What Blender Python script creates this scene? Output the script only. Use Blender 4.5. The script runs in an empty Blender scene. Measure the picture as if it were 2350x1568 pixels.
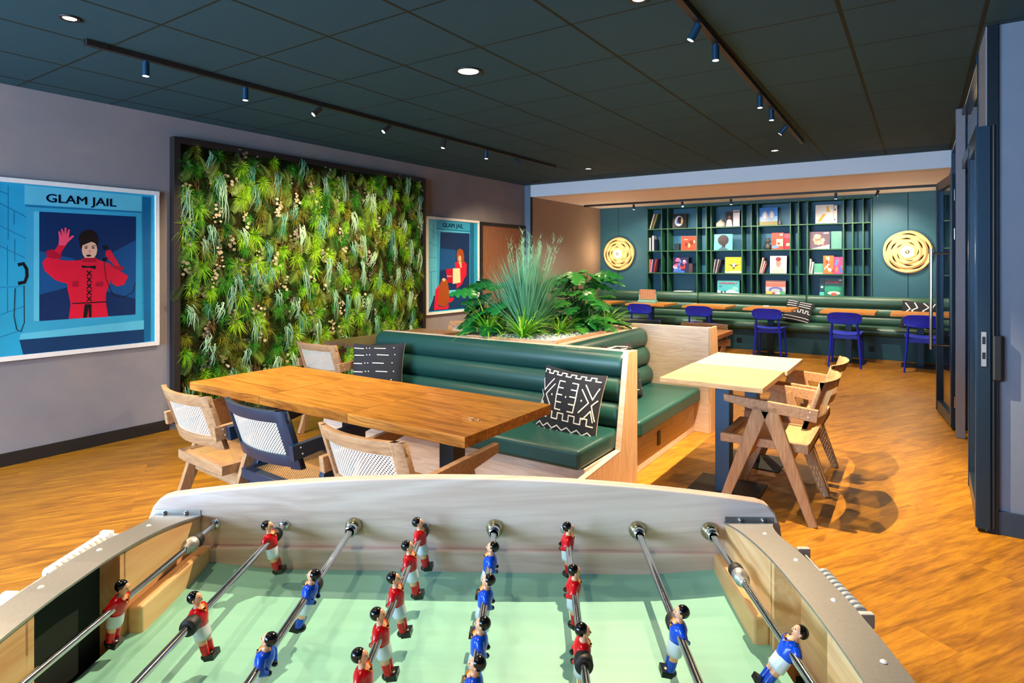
import bpy, bmesh, math, random
from mathutils import Vector, Matrix, Euler
R = random.Random(7)
PI = math.pi
SC = bpy.context.scene
COL = SC.collection

# ------------------------------------------------------------------ materials
def lin(h):
    h = h.lstrip('#'); o = []
    for i in (0, 2, 4):
        c = int(h[i:i+2], 16) / 255
        o.append(c / 12.92 if c <= .04045 else ((c + .055) / 1.055) ** 2.4)
    return (o[0], o[1], o[2], 1)

class NT:
    def __init__(s, name):
        s.m = bpy.data.materials.new(name); s.m.use_nodes = True
        s.t = s.m.node_tree; s.n = s.t.nodes; s.l = s.t.links
        s.n.clear(); s.out = s.n.new('ShaderNodeOutputMaterial')
    def new(s, t, **kw):
        n = s.n.new('ShaderNode' + t)
        for k, v in kw.items(): setattr(n, k, v)
        return n
    def set(s, n, **kw):
        for k, v in kw.items(): n.inputs[k.replace('_', ' ')].default_value = v
        return n
    def link(s, a, b): s.l.new(a, b)
    def math(s, op, a, b=None, c=None):
        n = s.new('Math', operation=op)
        for i, x in enumerate((a, b, c)):
            if x is None: continue
            if isinstance(x, (int, float)): n.inputs[i].default_value = x
            else: s.link(x, n.inputs[i])
        return n.outputs[0]
    def mix(s, f, a, b):
        n = s.new('Mix', data_type='RGBA')
        for i, x in ((0, f), (6, a), (7, b)):
            if isinstance(x, (int, float, tuple)): n.inputs[i].default_value = x
            else: s.link(x, n.inputs[i])
        return n.outputs[2]
    def ramp(s, f, stops):
        n = s.new('ValToRGB'); e = n.color_ramp.elements
        while len(e) < len(stops): e.new(.5)
        for i, (p, c) in enumerate(stops): e[i].position = p; e[i].color = c
        s.link(f, n.inputs[0]); return n.outputs[0]
    def coords(s, scale=(1, 1, 1), rot=(0, 0, 0), kind='Object', loc=(0, 0, 0)):
        c = s.new('TexCoord'); m = s.new('Mapping')
        m.inputs['Scale'].default_value = scale; m.inputs['Rotation'].default_value = rot
        m.inputs['Location'].default_value = loc
        s.link(c.outputs[kind], m.inputs[0]); return m.outputs[0]
    def noise(s, vec, scale, detail=3, rough=.5, dist=0):
        n = s.new('TexNoise'); s.set(n, Scale=scale, Detail=detail, Roughness=rough, Distortion=dist)
        s.link(vec, n.inputs['Vector']); return n.outputs[0]
    def bsdf(s, color, rough=.5, metal=0, spec=.5, bump=None, bstr=.2, bdist=.002, **kw):
        b = s.new('BsdfPrincipled')
        if isinstance(color, tuple): b.inputs['Base Color'].default_value = color
        else: s.link(color, b.inputs['Base Color'])
        if isinstance(rough, (int, float)): b.inputs['Roughness'].default_value = rough
        else: s.link(rough, b.inputs['Roughness'])
        b.inputs['Metallic'].default_value = metal
        b.inputs['Specular IOR Level'].default_value = spec
        for k, v in kw.items(): b.inputs[k.replace('_', ' ')].default_value = v
        if bump is not None:
            u = s.new('Bump'); u.inputs['Strength'].default_value = bstr; u.inputs['Distance'].default_value = bdist
            s.link(bump, u.inputs['Height']); s.link(u.outputs[0], b.inputs['Normal'])
        s.link(b.outputs[0], s.out.inputs[0]); return b

def plain(name, hexc, rough=.5, metal=0, spec=.5, var=.06, vs=30, **kw):
    s = NT(name); c = lin(hexc); v = s.coords()
    n = s.noise(v, vs, 2)
    d = tuple(x * (1 - var * 2) for x in c[:3]) + (1,); u = tuple(min(1, x * (1 + var)) for x in c[:3]) + (1,)
    s.bsdf(s.mix(n, d, u), rough, metal, spec, **kw); return s.m

def wood(name, a, b, axis='x', rough=.45, scale=1.0, dark=None, bstr=.05, spec=.4, rings=.35):
    s = NT(name); k = {'x': (.9, 9, 9), 'y': (9, .9, 9), 'z': (9, 9, .9)}[axis]
    inf = s.new('ObjectInfo'); add = s.new('VectorMath', operation='ADD')
    v = s.coords(tuple(q * scale for q in k)); s.link(v, add.inputs[0])
    mm = s.new('VectorMath', operation='MULTIPLY'); mm.inputs[1].default_value = (13.1, 7.7, 5.3)
    s.link(inf.outputs['Location'], mm.inputs[0]); s.link(mm.outputs[0], add.inputs[1]); v = add.outputs[0]
    n1 = s.noise(v, 1.6, 4, .6, .9); n2 = s.noise(v, 9, 3, .6)
    w = s.math('FRACT', s.math('MULTIPLY', n1, 7.0))
    w = s.math('MULTIPLY', s.math('ABSOLUTE', s.math('SUBTRACT', w, .5)), 2)
    f = s.math('ADD', s.math('MULTIPLY', w, rings), s.math('MULTIPLY', n2, 1 - rings))
    col = s.ramp(f, [(.15, lin(b)), (.7, lin(a))])
    if dark:
        kn = s.noise(v, .9, 2); col = s.mix(s.ramp(kn, [(.55, (0, 0, 0, 1)), (.75, (1, 1, 1, 1))]), col, lin(dark))
    s.bsdf(col, rough, 0, spec, bump=n2, bstr=bstr); return s.m

def leather(name, a, b, rough=.42):
    s = NT(name); v = s.coords(); n = s.noise(v, 260, 2); n2 = s.noise(v, 4, 3)
    s.bsdf(s.mix(n2, lin(a), lin(b)), rough, 0, .5, bump=n, bstr=.12, bdist=.001); return s.m

def cane(name, hexc, pitch=.0125, hole=.27):
    s = NT(name); c = s.new('TexCoord'); m = s.new('Mapping'); s.link(c.outputs['UV'], m.inputs[0])
    m.inputs['Scale'].default_value = (1 / pitch,) * 3; m.inputs['Rotation'].default_value = (0, 0, PI / 4)
    sp = s.new('SeparateXYZ'); s.link(m.outputs[0], sp.inputs[0])
    fx = s.math('SUBTRACT', s.math('FRACT', sp.outputs[0]), .5); fy = s.math('SUBTRACT', s.math('FRACT', sp.outputs[1]), .5)
    r = s.math('ADD', s.math('MULTIPLY', fx, fx), s.math('MULTIPLY', fy, fy))
    h = s.math('LESS_THAN', r, hole * hole)
    b = s.bsdf(lin(hexc), .55, 0, .3); t = s.new('BsdfTransparent'); mx = s.new('MixShader')
    s.link(h, mx.inputs[0]); s.link(b.outputs[0], mx.inputs[1]); s.link(t.outputs[0], mx.inputs[2])
    s.link(mx.outputs[0], s.out.inputs[0]); return s.m

def leaf(name, a, b, rough=.45, sub=.0):
    s = NT(name); at = s.new('Attribute', attribute_name='tint')
    s.bsdf(s.mix(at.outputs['Fac'], lin(a), lin(b)), rough, 0, .35); return s.m

def emit(name, hexc, strength):
    s = NT(name); e = s.new('Emission'); e.inputs[0].default_value = lin(hexc); e.inputs[1].default_value = strength
    s.link(e.outputs[0], s.out.inputs[0]); return s.m

def glass(name, hexc='#dfe8ea', rough=0.0, tr=.82):
    s = NT(name); g = s.new('BsdfGlossy'); g.inputs['Roughness'].default_value = rough
    g.inputs[0].default_value = (1, 1, 1, 1)
    t = s.new('BsdfTransparent'); t.inputs[0].default_value = lin(hexc)
    fr = s.new('LayerWeight'); fr.inputs[0].default_value = .35
    f = s.math('ADD', s.math('MULTIPLY', fr.outputs['Fresnel'], .9), .02)
    f = s.math('MINIMUM', f, 1 - tr * .35)
    mx = s.new('MixShader'); s.link(f, mx.inputs[0]); s.link(t.outputs[0], mx.inputs[1]); s.link(g.outputs[0], mx.inputs[2])
    s.link(mx.outputs[0], s.out.inputs[0]); return s.m

def plaster(name, a, b, c, scale=1.1, rough=.75):
    s = NT(name); v = s.coords(); n = s.noise(v, scale, 5, .6, .6); n2 = s.noise(v, scale * 5, 4, .6)
    col = s.mix(s.ramp(n2, [(.35, (0, 0, 0, 1)), (.75, (.5, .5, .5, 1))]), s.ramp(n, [(.3, lin(a)), (.55, lin(b)), (.75, lin(c))]), lin(a))
    s.bsdf(col, rough, 0, .3, bump=n2, bstr=.06, bdist=.004); return s.m

M = {}
M['chair_wood'] = wood('chair teak', '#b8926c', '#885f3e', 'x', .5, 1, rings=.15)
M['chair_wood_z'] = wood('chair teak upright', '#b48e68', '#845c3a', 'z', .5, 1, rings=.15)
M['table_wood'] = wood('oiled oak top', '#c08034', '#86501a', 'x', .3, .8, dark='#6e3c12', rings=.5)
M['pale_table'] = wood('pale oak top', '#caa878', '#ae8858', 'x', .4, .8, rings=.4)
M['booth_wood'] = wood('pale ash veneer', '#e0cdbb', '#c4aa94', 'x', .5, .8, rings=.3)
M['booth_wood_z'] = wood('ash veneer upright', '#d9b58e', '#b98f68', 'z', .5, .8, rings=.3)
M['beech'] = wood('beech board', '#e2cbc0', '#ceb3a6', 'x', .38, .55, rings=.5)
M['beech_end'] = wood('golden beech', '#efc692', '#dba468', 'y', .4, .55, rings=.4)
M['door_wood'] = wood('walnut door', '#96664a', '#7d4f37', 'z', .5, 1.0, rings=.3)
M['leather'] = leather('green leather', '#1e4f4c', '#184440', .38)
M['leather_far'] = leather('sage green leather', '#3c6450', '#335648', .34)
M['cane'] = cane('woven cane', '#d2c9ba', .0108, .29)
M['cane_seat'] = cane('woven cane seat', '#c9a270', .0108, .28)
M['navy'] = plain('navy lacquer', '#182c44', .4)
M['blue'] = plain('cobalt lacquer', '#0828cc', .4)
M['blue_seat'] = plain('cobalt seat', '#3446d6', .45)
M['steel_dark'] = plain('slate blue steel', '#173c58', .35, .3)
M['black'] = plain('black paint', '#141414', .45)
M['near_black'] = plain('charcoal paint', '#1c1a1a', .5)
M['white_frame'] = plain('white frame', '#eceaea', .45)
M['white_paint'] = plain('white paint', '#dfeaf6', .7, var=.01)
M['chrome'] = plain('polished steel', '#d8d8d8', .12, 1, var=.02)
M['brush'] = plain('brushed aluminium', '#bab8b4', .45, .9, vs=200)
M['brass'] = plain('brass', '#b8ae88', .25, 1)
M['rubber'] = plain('black rubber', '#181818', .55)
M['knob_white'] = plain('white plastic', '#eef0f4', .35)
M['bead_blue'] = plain('pale blue plastic', '#c8d8ee', .35)
M['mint'] = NT('mint playfield')
def _mint():
    s = M['mint']; v = s.coords((1.2, 30, 30)); n = s.noise(v, 2.2, 4)
    s.bsdf(s.mix(n, lin('#84cab6'), lin('#98d6c6')), .4, 0, .45); M['mint'] = s.m
_mint()
M['mint_line'] = plain('playfield line', '#74c0a8', .45)
M['goal_dark'] = plain('goal shade green', '#10201a', .9)
M['glass'] = glass('clear glass')
M['profile'] = plain('blue grey aluminium', '#2c4256', .3, .55)
M['profile_dark'] = plain('dark aluminium', '#182430', .35, .4)
M['teal'] = plain('petrol green panel', '#285f70', .5, var=.05, vs=3)
M['shelf_green'] = plain('bottle green shelf', '#245c3c', .5, var=.05, vs=4)
M['gravel'] = plain('white gravel', '#eef2f6', .8, var=.12, vs=120)
M['pot_dark'] = plain('dark soil liner', '#15171a', .8)
M['shade'] = None

# ------------------------------------------------------------------ mesh helpers
class MB:
    def __init__(s): s.v = []; s.f = []; s.mi = []; s.sm = []; s.uv = []; s.tint = []; s.anyuv = False; s.M = None
    def add(s, V, F, m=0, smooth=False, uv=None, tint=None):
        o = len(s.v)
        if s.M is not None: V = [tuple(s.M @ Vector(p)) for p in V]
        s.v += [tuple(p) for p in V]
        for i, f in enumerate(F):
            s.f.append([o + q for q in f]); s.mi.append(m); s.sm.append(smooth)
            s.uv.append(uv[i] if uv else None); s.tint.append(tint)
        if uv: s.anyuv = True
        return s
    def box(s, x0, y0, z0, x1, y1, z1, m=0):
        V = [(x, y, z) for z in (z0, z1) for y in (y0, y1) for x in (x0, x1)]
        return s.add(V, [(0, 2, 3, 1), (4, 5, 7, 6), (0, 1, 5, 4), (2, 6, 7, 3), (0, 4, 6, 2), (1, 3, 7, 5)], m)
    def prism(s, poly, axis, a, b, m=0, smooth=False):
        n = len(poly); mp = {'x': lambda p, t: (t, p[0], p[1]), 'y': lambda p, t: (p[0], t, p[1]), 'z': lambda p, t: (p[0], p[1], t)}[axis]
        V = [mp(p, a) for p in poly] + [mp(p, b) for p in poly]
        s.add(V, [tuple(range(n)), tuple(range(2 * n - 1, n - 1, -1))], m)
        V = [mp(p, a) for p in poly] + [mp(p, b) for p in poly]
        return s.add(V, [(i, i + n, (i + 1) % n + n, (i + 1) % n) for i in range(n)], m, smooth)
    def beam(s, p0, p1, w0, t0, w1=None, t1=None, side=(1, 0, 0), m=0):
        # box from p0 to p1; t is measured along 'side', w across
        w1 = w0 if w1 is None else w1; t1 = t0 if t1 is None else t1
        p0 = Vector(p0); p1 = Vector(p1); d = (p1 - p0).normalized(); sd = Vector(side); sd = (sd - d * sd.dot(d)).normalized(); u = d.cross(sd)
        V = []
        for p, w, t in ((p0, w0, t0), (p1, w1, t1)):
            for a, b in ((-1, -1), (1, -1), (1, 1), (-1, 1)): V.append(tuple(p + sd * (a * t / 2) + u * (b * w / 2)))
        return s.add(V, [(0, 1, 2, 3), (7, 6, 5, 4), (0, 4, 5, 1), (1, 5, 6, 2), (2, 6, 7, 3), (3, 7, 4, 0)], m)
    def tube(s, pts, r, n=12, m=0, cap=True, tint=None):
        P = [Vector(p) for p in pts]; rr = r if isinstance(r, (list, tuple)) else [r] * len(P)
        V = []; up = Vector((0, 0, 1)); last = None
        for i, p in enumerate(P):
            d = (P[min(i + 1, len(P) - 1)] - P[max(i - 1, 0)]).normalized()
            a = last if last is not None else (Vector((1, 0, 0)) if abs(d.z) > .9 else up)
            a = (a - d * a.dot(d)).normalized(); last = a; b = d.cross(a)
            for k in range(n):
                t = 2 * PI * k / n; V.append(tuple(p + (a * math.cos(t) + b * math.sin(t)) * rr[i]))
        F = [(i * n + k, i * n + (k + 1) % n, (i + 1) * n + (k + 1) % n, (i + 1) * n + k) for i in range(len(P) - 1) for k in range(n)]
        s.add(V, F, m, True, tint=tint)
        if cap:
            s.add(V[:n], [tuple(range(n - 1, -1, -1))], m, tint=tint); s.add(V[-n:], [tuple(range(n))], m, tint=tint)
        return s
    def cyl(s, p0, p1, r, n=20, m=0, r1=None): return s.tube([p0, p1], [r, r if r1 is None else r1], n, m)
    def lathe(s, prof, c=(0, 0, 0), n=24, m=0, axis='z', smooth=True):
        V = []
        for r, z in prof:
            for k in range(n):
                t = 2 * PI * k / n; a, b = r * math.cos(t), r * math.sin(t)
                q = {'z': (a, b, z), 'y': (a, z, b), 'x': (z, a, b)}[axis]
                V.append((c[0] + q[0], c[1] + q[1], c[2] + q[2]))
        F = [(i * n + k, i * n + (k + 1) % n, (i + 1) * n + (k + 1) % n, (i + 1) * n + k) for i in range(len(prof) - 1) for k in range(n)]
        return s.add(V, F, m, smooth)
    def ball(s, c, r, nu=14, nv=9, m=0, rot=None, zr=(-1, 1)):
        r = (r, r, r) if isinstance(r, (int, float)) else r; V = []
        a0 = math.asin(zr[0]); a1 = math.asin(zr[1])
        for j in range(nv + 1):
            ph = a0 + (a1 - a0) * j / nv
            for i in range(nu):
                t = 2 * PI * i / nu
                q = Vector((r[0] * math.cos(ph) * math.cos(t), r[1] * math.cos(ph) * math.sin(t), r[2] * math.sin(ph)))
                if rot is not None: q = rot @ q
                V.append((c[0] + q.x, c[1] + q.y, c[2] + q.z))
        F = [(j * nu + i, j * nu + (i + 1) % nu, (j + 1) * nu + (i + 1) % nu, (j + 1) * nu + i) for j in range(nv) for i in range(nu)]
        return s.add(V, F, m, True)
    def grid(s, fn, us, vs, m=0, smooth=True, uvf=None, tint=None):
        V = [fn(u, v) for v in vs for u in us]; n = len(us); F = []; U = []
        for j in range(len(vs) - 1):
            for i in range(n - 1):
                F.append((j * n + i, j * n + i + 1, (j + 1) * n + i + 1, (j + 1) * n + i))
                if uvf: U.append([uvf(us[i], vs[j]), uvf(us[i + 1], vs[j]), uvf(us[i + 1], vs[j + 1]), uvf(us[i], vs[j + 1])])
        return s.add(V, F, m, smooth, U if uvf else None, tint)
    def slab(s, fn, us, vs, th, m=0, smooth=True):
        # closed curved slab: fn(u,v,t) with t in (0,th)
        s.grid(lambda u, v: fn(u, v, 0), us, vs, m, smooth); s.grid(lambda u, v: fn(u, v, th), us, vs, m, smooth)
        for v in (vs[0], vs[-1]): s.grid(lambda u, t: fn(u, v, t), us, [0, th], m, smooth)
        for u in (us[0], us[-1]): s.grid(lambda v, t: fn(u, v, t), vs, [0, th], m, smooth)
        return s

def build(name, mb, mats, parent=None, bevel=0, seg=2, soft=False, recalc=True, loc=None):
    me = bpy.data.meshes.new(name); me.from_pydata(mb.v, [], mb.f)
    if not isinstance(mats, (list, tuple)): mats = [mats]
    for m in mats: me.materials.append(m)
    me.polygons.foreach_set('material_index', mb.mi); me.polygons.foreach_set('use_smooth', [x or soft for x in mb.sm])
    if mb.anyuv:
        ul = me.uv_layers.new(name='UVMap'); d = []
        for f, u in zip(mb.f, mb.uv):
            for i in range(len(f)): d += list(u[i]) if u else [0, 0]
        ul.data.foreach_set('uv', d)
    if any(t is not None for t in mb.tint):
        at = me.attributes.new('tint', 'FLOAT', 'FACE'); at.data.foreach_set('value', [0 if t is None else t for t in mb.tint])
    if recalc and len(mb.f) < 60000:
        b = bmesh.new(); b.from_mesh(me)
        if bevel: bmesh.ops.remove_doubles(b, verts=b.verts, dist=1e-5)
        bmesh.ops.recalc_face_normals(b, faces=b.faces)
        b.to_mesh(me); b.free()
    me.update(); o = bpy.data.objects.new(name, me); COL.objects.link(o)
    if parent is not None: o.parent = parent
    if loc: o.location = loc
    if bevel:
        md = o.modifiers.new('bevel', 'BEVEL'); md.width = bevel; md.segments = seg; md.limit_method = 'ANGLE'; md.angle_limit = .7
        md.harden_normals = soft
    return o

def tag(o, label, cat, group=None, kind=None):
    if label: o['label'] = label
    if cat: o['category'] = cat
    if group: o['group'] = group
    if kind: o['kind'] = kind
    return o
def thing(name, label, cat, loc=(0, 0, 0), rz=0, group=None):
    o = bpy.data.objects.new(name, None); COL.objects.link(o); o.empty_display_size = .1
    o.location = loc; o.rotation_euler = (0, 0, rz); return tag(o, label, cat, group)
def struct(name, mb, mats, **kw):
    o = build(name, mb, mats, **kw); o['kind'] = 'structure'; return o
def dup(root, loc, rz=None, label=None, group=None, matmap=None):
    def cp(o, par):
        c = o.copy(); COL.objects.link(c)
        if par is not None: c.parent = par
        if matmap and c.type == 'MESH' and any(m in matmap for m in c.data.materials):
            c.data = c.data.copy()
            for i, m in enumerate(c.data.materials):
                if m in matmap: c.data.materials[i] = matmap[m]
        for ch in [q for q in ALL(o)]: cp(ch, c)
        return c
    r = cp(root, None); r.location = loc
    if rz is not None: r.rotation_euler = (0, 0, rz)
    if label: r['label'] = label
    if group: r['group'] = group
    return r
def ALL(o): return [q for q in list(COL.objects) if q.parent == o]

def rot2(x, y, a): return (x * math.cos(a) - y * math.sin(a), x * math.sin(a) + y * math.cos(a))
def text_mesh(txt, size, name='lettering', extrude=.0015):
    cu = bpy.data.curves.new('t', 'FONT'); cu.body = txt; cu.size = size; cu.extrude = extrude; cu.resolution_u = 3
    to = bpy.data.objects.new('t', cu); COL.objects.link(to)
    bpy.context.view_layer.update()
    me = bpy.data.meshes.new_from_object(to.evaluated_get(bpy.context.evaluated_depsgraph_get()))
    bpy.data.objects.remove(to); me.name = name; return me
def add_text(mb, txt, size, fn, m=0, width=None):
    me = text_mesh(txt, size); xs = [v.co.x for v in me.vertices]; w = max(xs) - min(xs); k = 1 if width is None else width / w
    for dx, dy in ((0, 0), (.035, 0), (.0175, .02), (.0175, -.02)):
        mb.add([fn((v.co.x - min(xs)) * k + dx * size, v.co.y + dy * size, v.co.z + abs(dy) * .004) for v in me.vertices], [tuple(p.vertices) for p in me.polygons], m)
    bpy.data.meshes.remove(me)
WORLD = 2.6; DAY = 360; LAMP = 2.3; EXPO = 0.7

# ------------------------------------------------------------------ the room
WX = -5.453; CE = 2.741; BY = 8.52; AC = 2.545; PY = 11.12
def floor_mat():
    s = NT('oak plank floor'); v = s.coords((1, 1, 1), (0, 0, -math.radians(59.5)))
    b = s.new('TexBrick'); b.offset = .37; b.inputs['Scale'].default_value = 1
    b.inputs['Brick Width'].default_value = 1.25; b.inputs['Row Height'].default_value = .19
    b.inputs['Mortar Size'].default_value = .0016; b.inputs['Mortar Smooth'].default_value = .3; b.inputs['Bias'].default_value = 0
    b.inputs['Color1'].default_value = (0, 0, 0, 1); b.inputs['Color2'].default_value = (1, 1, 1, 1); b.inputs['Mortar'].default_value = (.3, .3, .3, 1)
    s.link(v, b.inputs['Vector'])
    sh = s.new('VectorMath', operation='MULTIPLY_ADD'); s.link(b.outputs['Color'], sh.inputs[0]); sh.inputs[1].default_value = (7, 3, 5); s.link(v, sh.inputs[2])
    sc = s.new('VectorMath', operation='MULTIPLY'); s.link(sh.outputs[0], sc.inputs[0]); sc.inputs[1].default_value = (1.0, 7.5, 1)
    n1 = s.noise(sc.outputs[0], 2.1, 5, .62, 1.2); n2 = s.noise(sc.outputs[0], 9, 4, .6); n3 = s.noise(v, 1.4, 3)
    f = s.math('ADD', s.math('MULTIPLY', n1, .6), s.math('MULTIPLY', n2, .4))
    col = s.ramp(f, [(.3, lin('#5e3d11')), (.46, lin('#926018')), (.62, lin('#b57f20')), (.8, lin('#865616'))])
    pv = s.new('HueSaturation'); s.link(s.math('ADD', s.math('MULTIPLY', b.outputs['Color'], .16), .93), pv.inputs['Value']); s.link(col, pv.inputs['Color'])
    col = s.mix(s.math('MULTIPLY', b.outputs['Fac'], .45), pv.outputs[0], lin('#5a3212'))
    s.bsdf(col, s.math('ADD', s.math('MULTIPLY', n2, .2), .3), 0, .4, bump=n2, bstr=.05); return s.m
def ceiling_mat():
    s = NT('dark ceiling tiles'); c = s.new('TexCoord'); sp = s.new('SeparateXYZ'); s.link(c.outputs['Object'], sp.inputs[0])
    def ln(o, off, w):
        f = s.math('FRACT', s.math('ADD', s.math('DIVIDE', s.math('SUBTRACT', o, off), .612), .5))
        return s.math('LESS_THAN', s.math('ABSOLUTE', s.math('SUBTRACT', f, .5)), w / .612)
    g = s.math('MAXIMUM', ln(sp.outputs[0], -5.235, .0105), ln(sp.outputs[1], 1.68, .0065))
    v = s.coords((3, 25, 25)); n = s.noise(v, 8, 4); n2 = s.noise(s.coords(), .6, 2)
    col = s.mix(n, lin('#274552'), lin('#2f5362')); col = s.mix(g, col, lin('#232a20'))
    s.bsdf(col, .8, 0, .2, bump=s.math('SUBTRACT', s.math('MULTIPLY', n, .3), g), bstr=.25, bdist=.004); return s.m
PL = plaster('mauve grey plaster', '#7f7d85', '#8a868c', '#988d8b')
PLB = plaster('taupe plaster', '#8d7c72', '#99877b', '#a59181', .9)
PLR = plaster('blue grey plaster', '#6c788c', '#748092', '#7e8490')

m = MB(); m.box(WX - .2, -3.2, -.1, 3.2, 11.7, 0); struct('floor', m, floor_mat())
m = MB(); m.box(WX - .2, -3.2, CE, 3.2, 8.6, CE + .1); struct('ceiling', m, ceiling_mat())
m = MB(); m.box(WX - .2, -3.2, 0, WX, 11.6, CE); struct('wall_left', m, PL)
m = MB(); m.box(WX, 1.0 - 4.2, 0, WX + .012, 2.755, .095); m.box(WX, 6.02, 0, WX + .012, 7.26, .095)
struct('baseboard_left', m, M['near_black'], bevel=.002)
# beam and recess at the back
m = MB(); m.box(WX, BY, AC, 3.2, BY + .25, CE); struct('wall_beam', m, M['white_paint'])
m = MB(); m.box(WX, BY + .004, 0, -5.32, PY + .3, AC); struct('wall_recess_left', m, PLB)
m = MB(); m.box(WX + .001, BY - .006, 0, -5.335, BY + .004, CE); struct('trim_1', m, plain('blue grey trim', '#6f8499', .6))
m = MB(); m.box(-5.335, BY - .01, 0, -5.315, BY + .03, AC); struct('trim_2', m, M['profile_dark'])
m = MB(); m.box(WX, BY + .25, AC, 3.2, 11.7, AC + .1); struct('ceiling_recess', m, plain('warm white paint', '#f4f0f6', .7, var=.01))
m = MB(); m.box(WX, 11.42, 0, 3.2, 11.6, AC); struct('wall_back', m, M['teal'])
# petrol wall panels with grooves
for k, (a, b) in enumerate([(-5.32, -4.935), (-4.929, -4.34)]):
    m = MB(); m.box(a, PY, .86, b, PY + .3, AC); struct('wall_panel', m, M['teal'], bevel=.003)
for k, (a, b) in enumerate([(-.625, -.16), (-.154, .30)]):
    m = MB(); m.box(a, PY, .86, b, PY + .3, AC); struct('wall_panel', m, M['teal'], bevel=.003)
m = MB(); m.box(-4.34, PY, 2.50, -.625, PY + .3, AC); struct('wall_panel', m, M['teal'])
# walnut door in the left wall
m = MB(); y0, y1, zt = 7.275, 8.505, 2.07
m.box(WX, y0, 0, WX + .03, y0 + .05, zt); m.box(WX, y1 - .05, 0, WX + .03, y1, zt); m.box(WX, y0 + .05, zt - .05, WX + .03, y1 - .05, zt)
d = struct('door_1', m, M['near_black'], bevel=.003)
m = MB(); m.box(WX, y0 + .05, 0, WX + .015, y1 - .05, zt - .05); build('door_leaf', m, M['door_wood'], d)
m = MB(); m.tube([(WX + .015, y1 - .12, 1.0), (WX + .06, y1 - .12, 1.0), (WX + .06, y1 - .25, 1.0)], .009, 10); build('door_handle', m, M['brush'], d)

# right side: glazed folding partition
m = MB(); m.box(.345, 4.19, 0, 3.2, 4.34, CE); struct('wall_right_front', m, PLR)
m = MB(); m.box(.345, 4.172, 0, 3.2, 4.19, .125); struct('baseboard_right', m, plain('navy skirting', '#26394c', .5), bevel=.002)
m = MB(); m.box(.300, 4.165, 0, .347, 4.35, CE); struct('trim_3', m, M['profile_dark'])
m = MB(); m.box(.295, 4.19, 0, .32, 4.66, CE); struct('wall_return', m, plain('grey jamb', '#8d8c92', .6))
m = MB(); m.box(-.9, -3.2, 0, 3.0, -3.1, CE); struct('wall_rear_blocker', m, PLR)  # unseen wall added to keep sky light off the right foreground floor
m = MB(); m.box(3.0, -3.2, 0, 3.2, 11.7, CE); struct('wall_right_outer', m, PLR)
for i, (a, b) in enumerate([(4.66, 4.72), (6.6, 6.66), (8.46, 8.52), (9.8, 9.85), (11.05, 11.12)]):
    m = MB(); m.box(.29, a, 0, .35, b, CE if a < 8.5 else AC); struct('trim_%d' % (4 + i), m, M['profile'], bevel=.004)
m = MB(); m.box(.245, 6.28, 0, .31, 6.345, CE); struct('pillar', m, plain('grey mauve post', '#7c7c88', .5), bevel=.003)
m = MB(); m.box(.285, 4.72, 2.235, .35, 6.6, 2.31); m.box(.285, 4.72, CE - .06, .35, 6.6, CE)
m.box(.29, 6.66, 2.235, .35, 8.46, 2.29); m.box(.29, 6.66, 0, .35, 8.46, .06); m.box(.29, 6.66, CE - .05, .35, 8.46, CE)
m.box(.29, 8.52, 2.235, .35, 11.05, 2.29); m.box(.29, 8.52, 0, .35, 11.05, .06); m.box(.29, 8.52, AC - .05, .35, 11.05, AC)
struct('trim_10', m, M['profile'], bevel=.004)
for i, (a, b, z0, z1) in enumerate([(4.72, 6.6, 2.31, CE - .06), (6.66, 8.46, 2.29, CE - .05), (6.66, 8.46, .06, 2.235), (8.52, 9.8, .06, 2.235), (9.85, 11.05, .06, 2.235), (8.52, 11.05, 2.29, AC - .05)]):
    m = MB(); m.box(.316, a, z0, .324, b, z1); struct('window_%d' % (i + 1), m, M['glass'])

def door_leaf(n, loc, rz, W, z1, handle):
    e = bpy.data.objects.new('door_%d' % n, None); COL.objects.link(e); e.location = loc; e.rotation_euler = (0, 0, rz); e['kind'] = 'structure'
    T = .03   # local: x = along leaf (0..W), y = thickness
    m = MB()
    for a, b in ((0, .07), (W - .07, W)):
        m.box(a, -T, .02, b, T, z1)
        for q in (-T - .004, T): m.box(a + .012, q, .02, b - .012, q + .004, z1)
    m.box(.07, -T, .02, W - .07, T, .12); m.box(.07, -T, z1 - .08, W - .07, T, z1)
    build('door_frame', m, M['profile'], e, bevel=.004)
    m = MB(); m.box(.07, -.005, .12, W - .07, .005, z1 - .08); build('door_glass', m, M['glass'], e)
    return e
# leaf 2 (far), hinged on the partition with a long pull bar
L2 = door_leaf(2, (.255, 6.54, 0), math.radians(97), .80, 2.235, True)
m = MB()
for z in (2.00, 1.66, .20): m.box(-.006, -.02, z, 0, .012, z + .10); 
build('hinge', m, M['chrome'], L2, bevel=.002)
m = MB()
for z in (.24, .31, .42, 1.70, 1.78, 1.86, 2.02, 2.08): m.ball((.286, 6.612, z), .006, 8, 5)
screws = build('trim_screws', m, M['chrome'], bpy.data.objects['trim_5'])
m = MB(); m.cyl((.70, .085, .615), (.70, .085, 1.60), .016); 
for z in (.66, 1.55): m.cyl((.70, .0, z), (.70, .085, z), .007)
m.cyl((.70, -.085, .615), (.70, -.085, 1.60), .016)
for z in (.66, 1.55): m.cyl((.70, 0, z), (.70, -.085, z), .007)
build('pull_handle', m, M['chrome'], L2)
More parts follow.
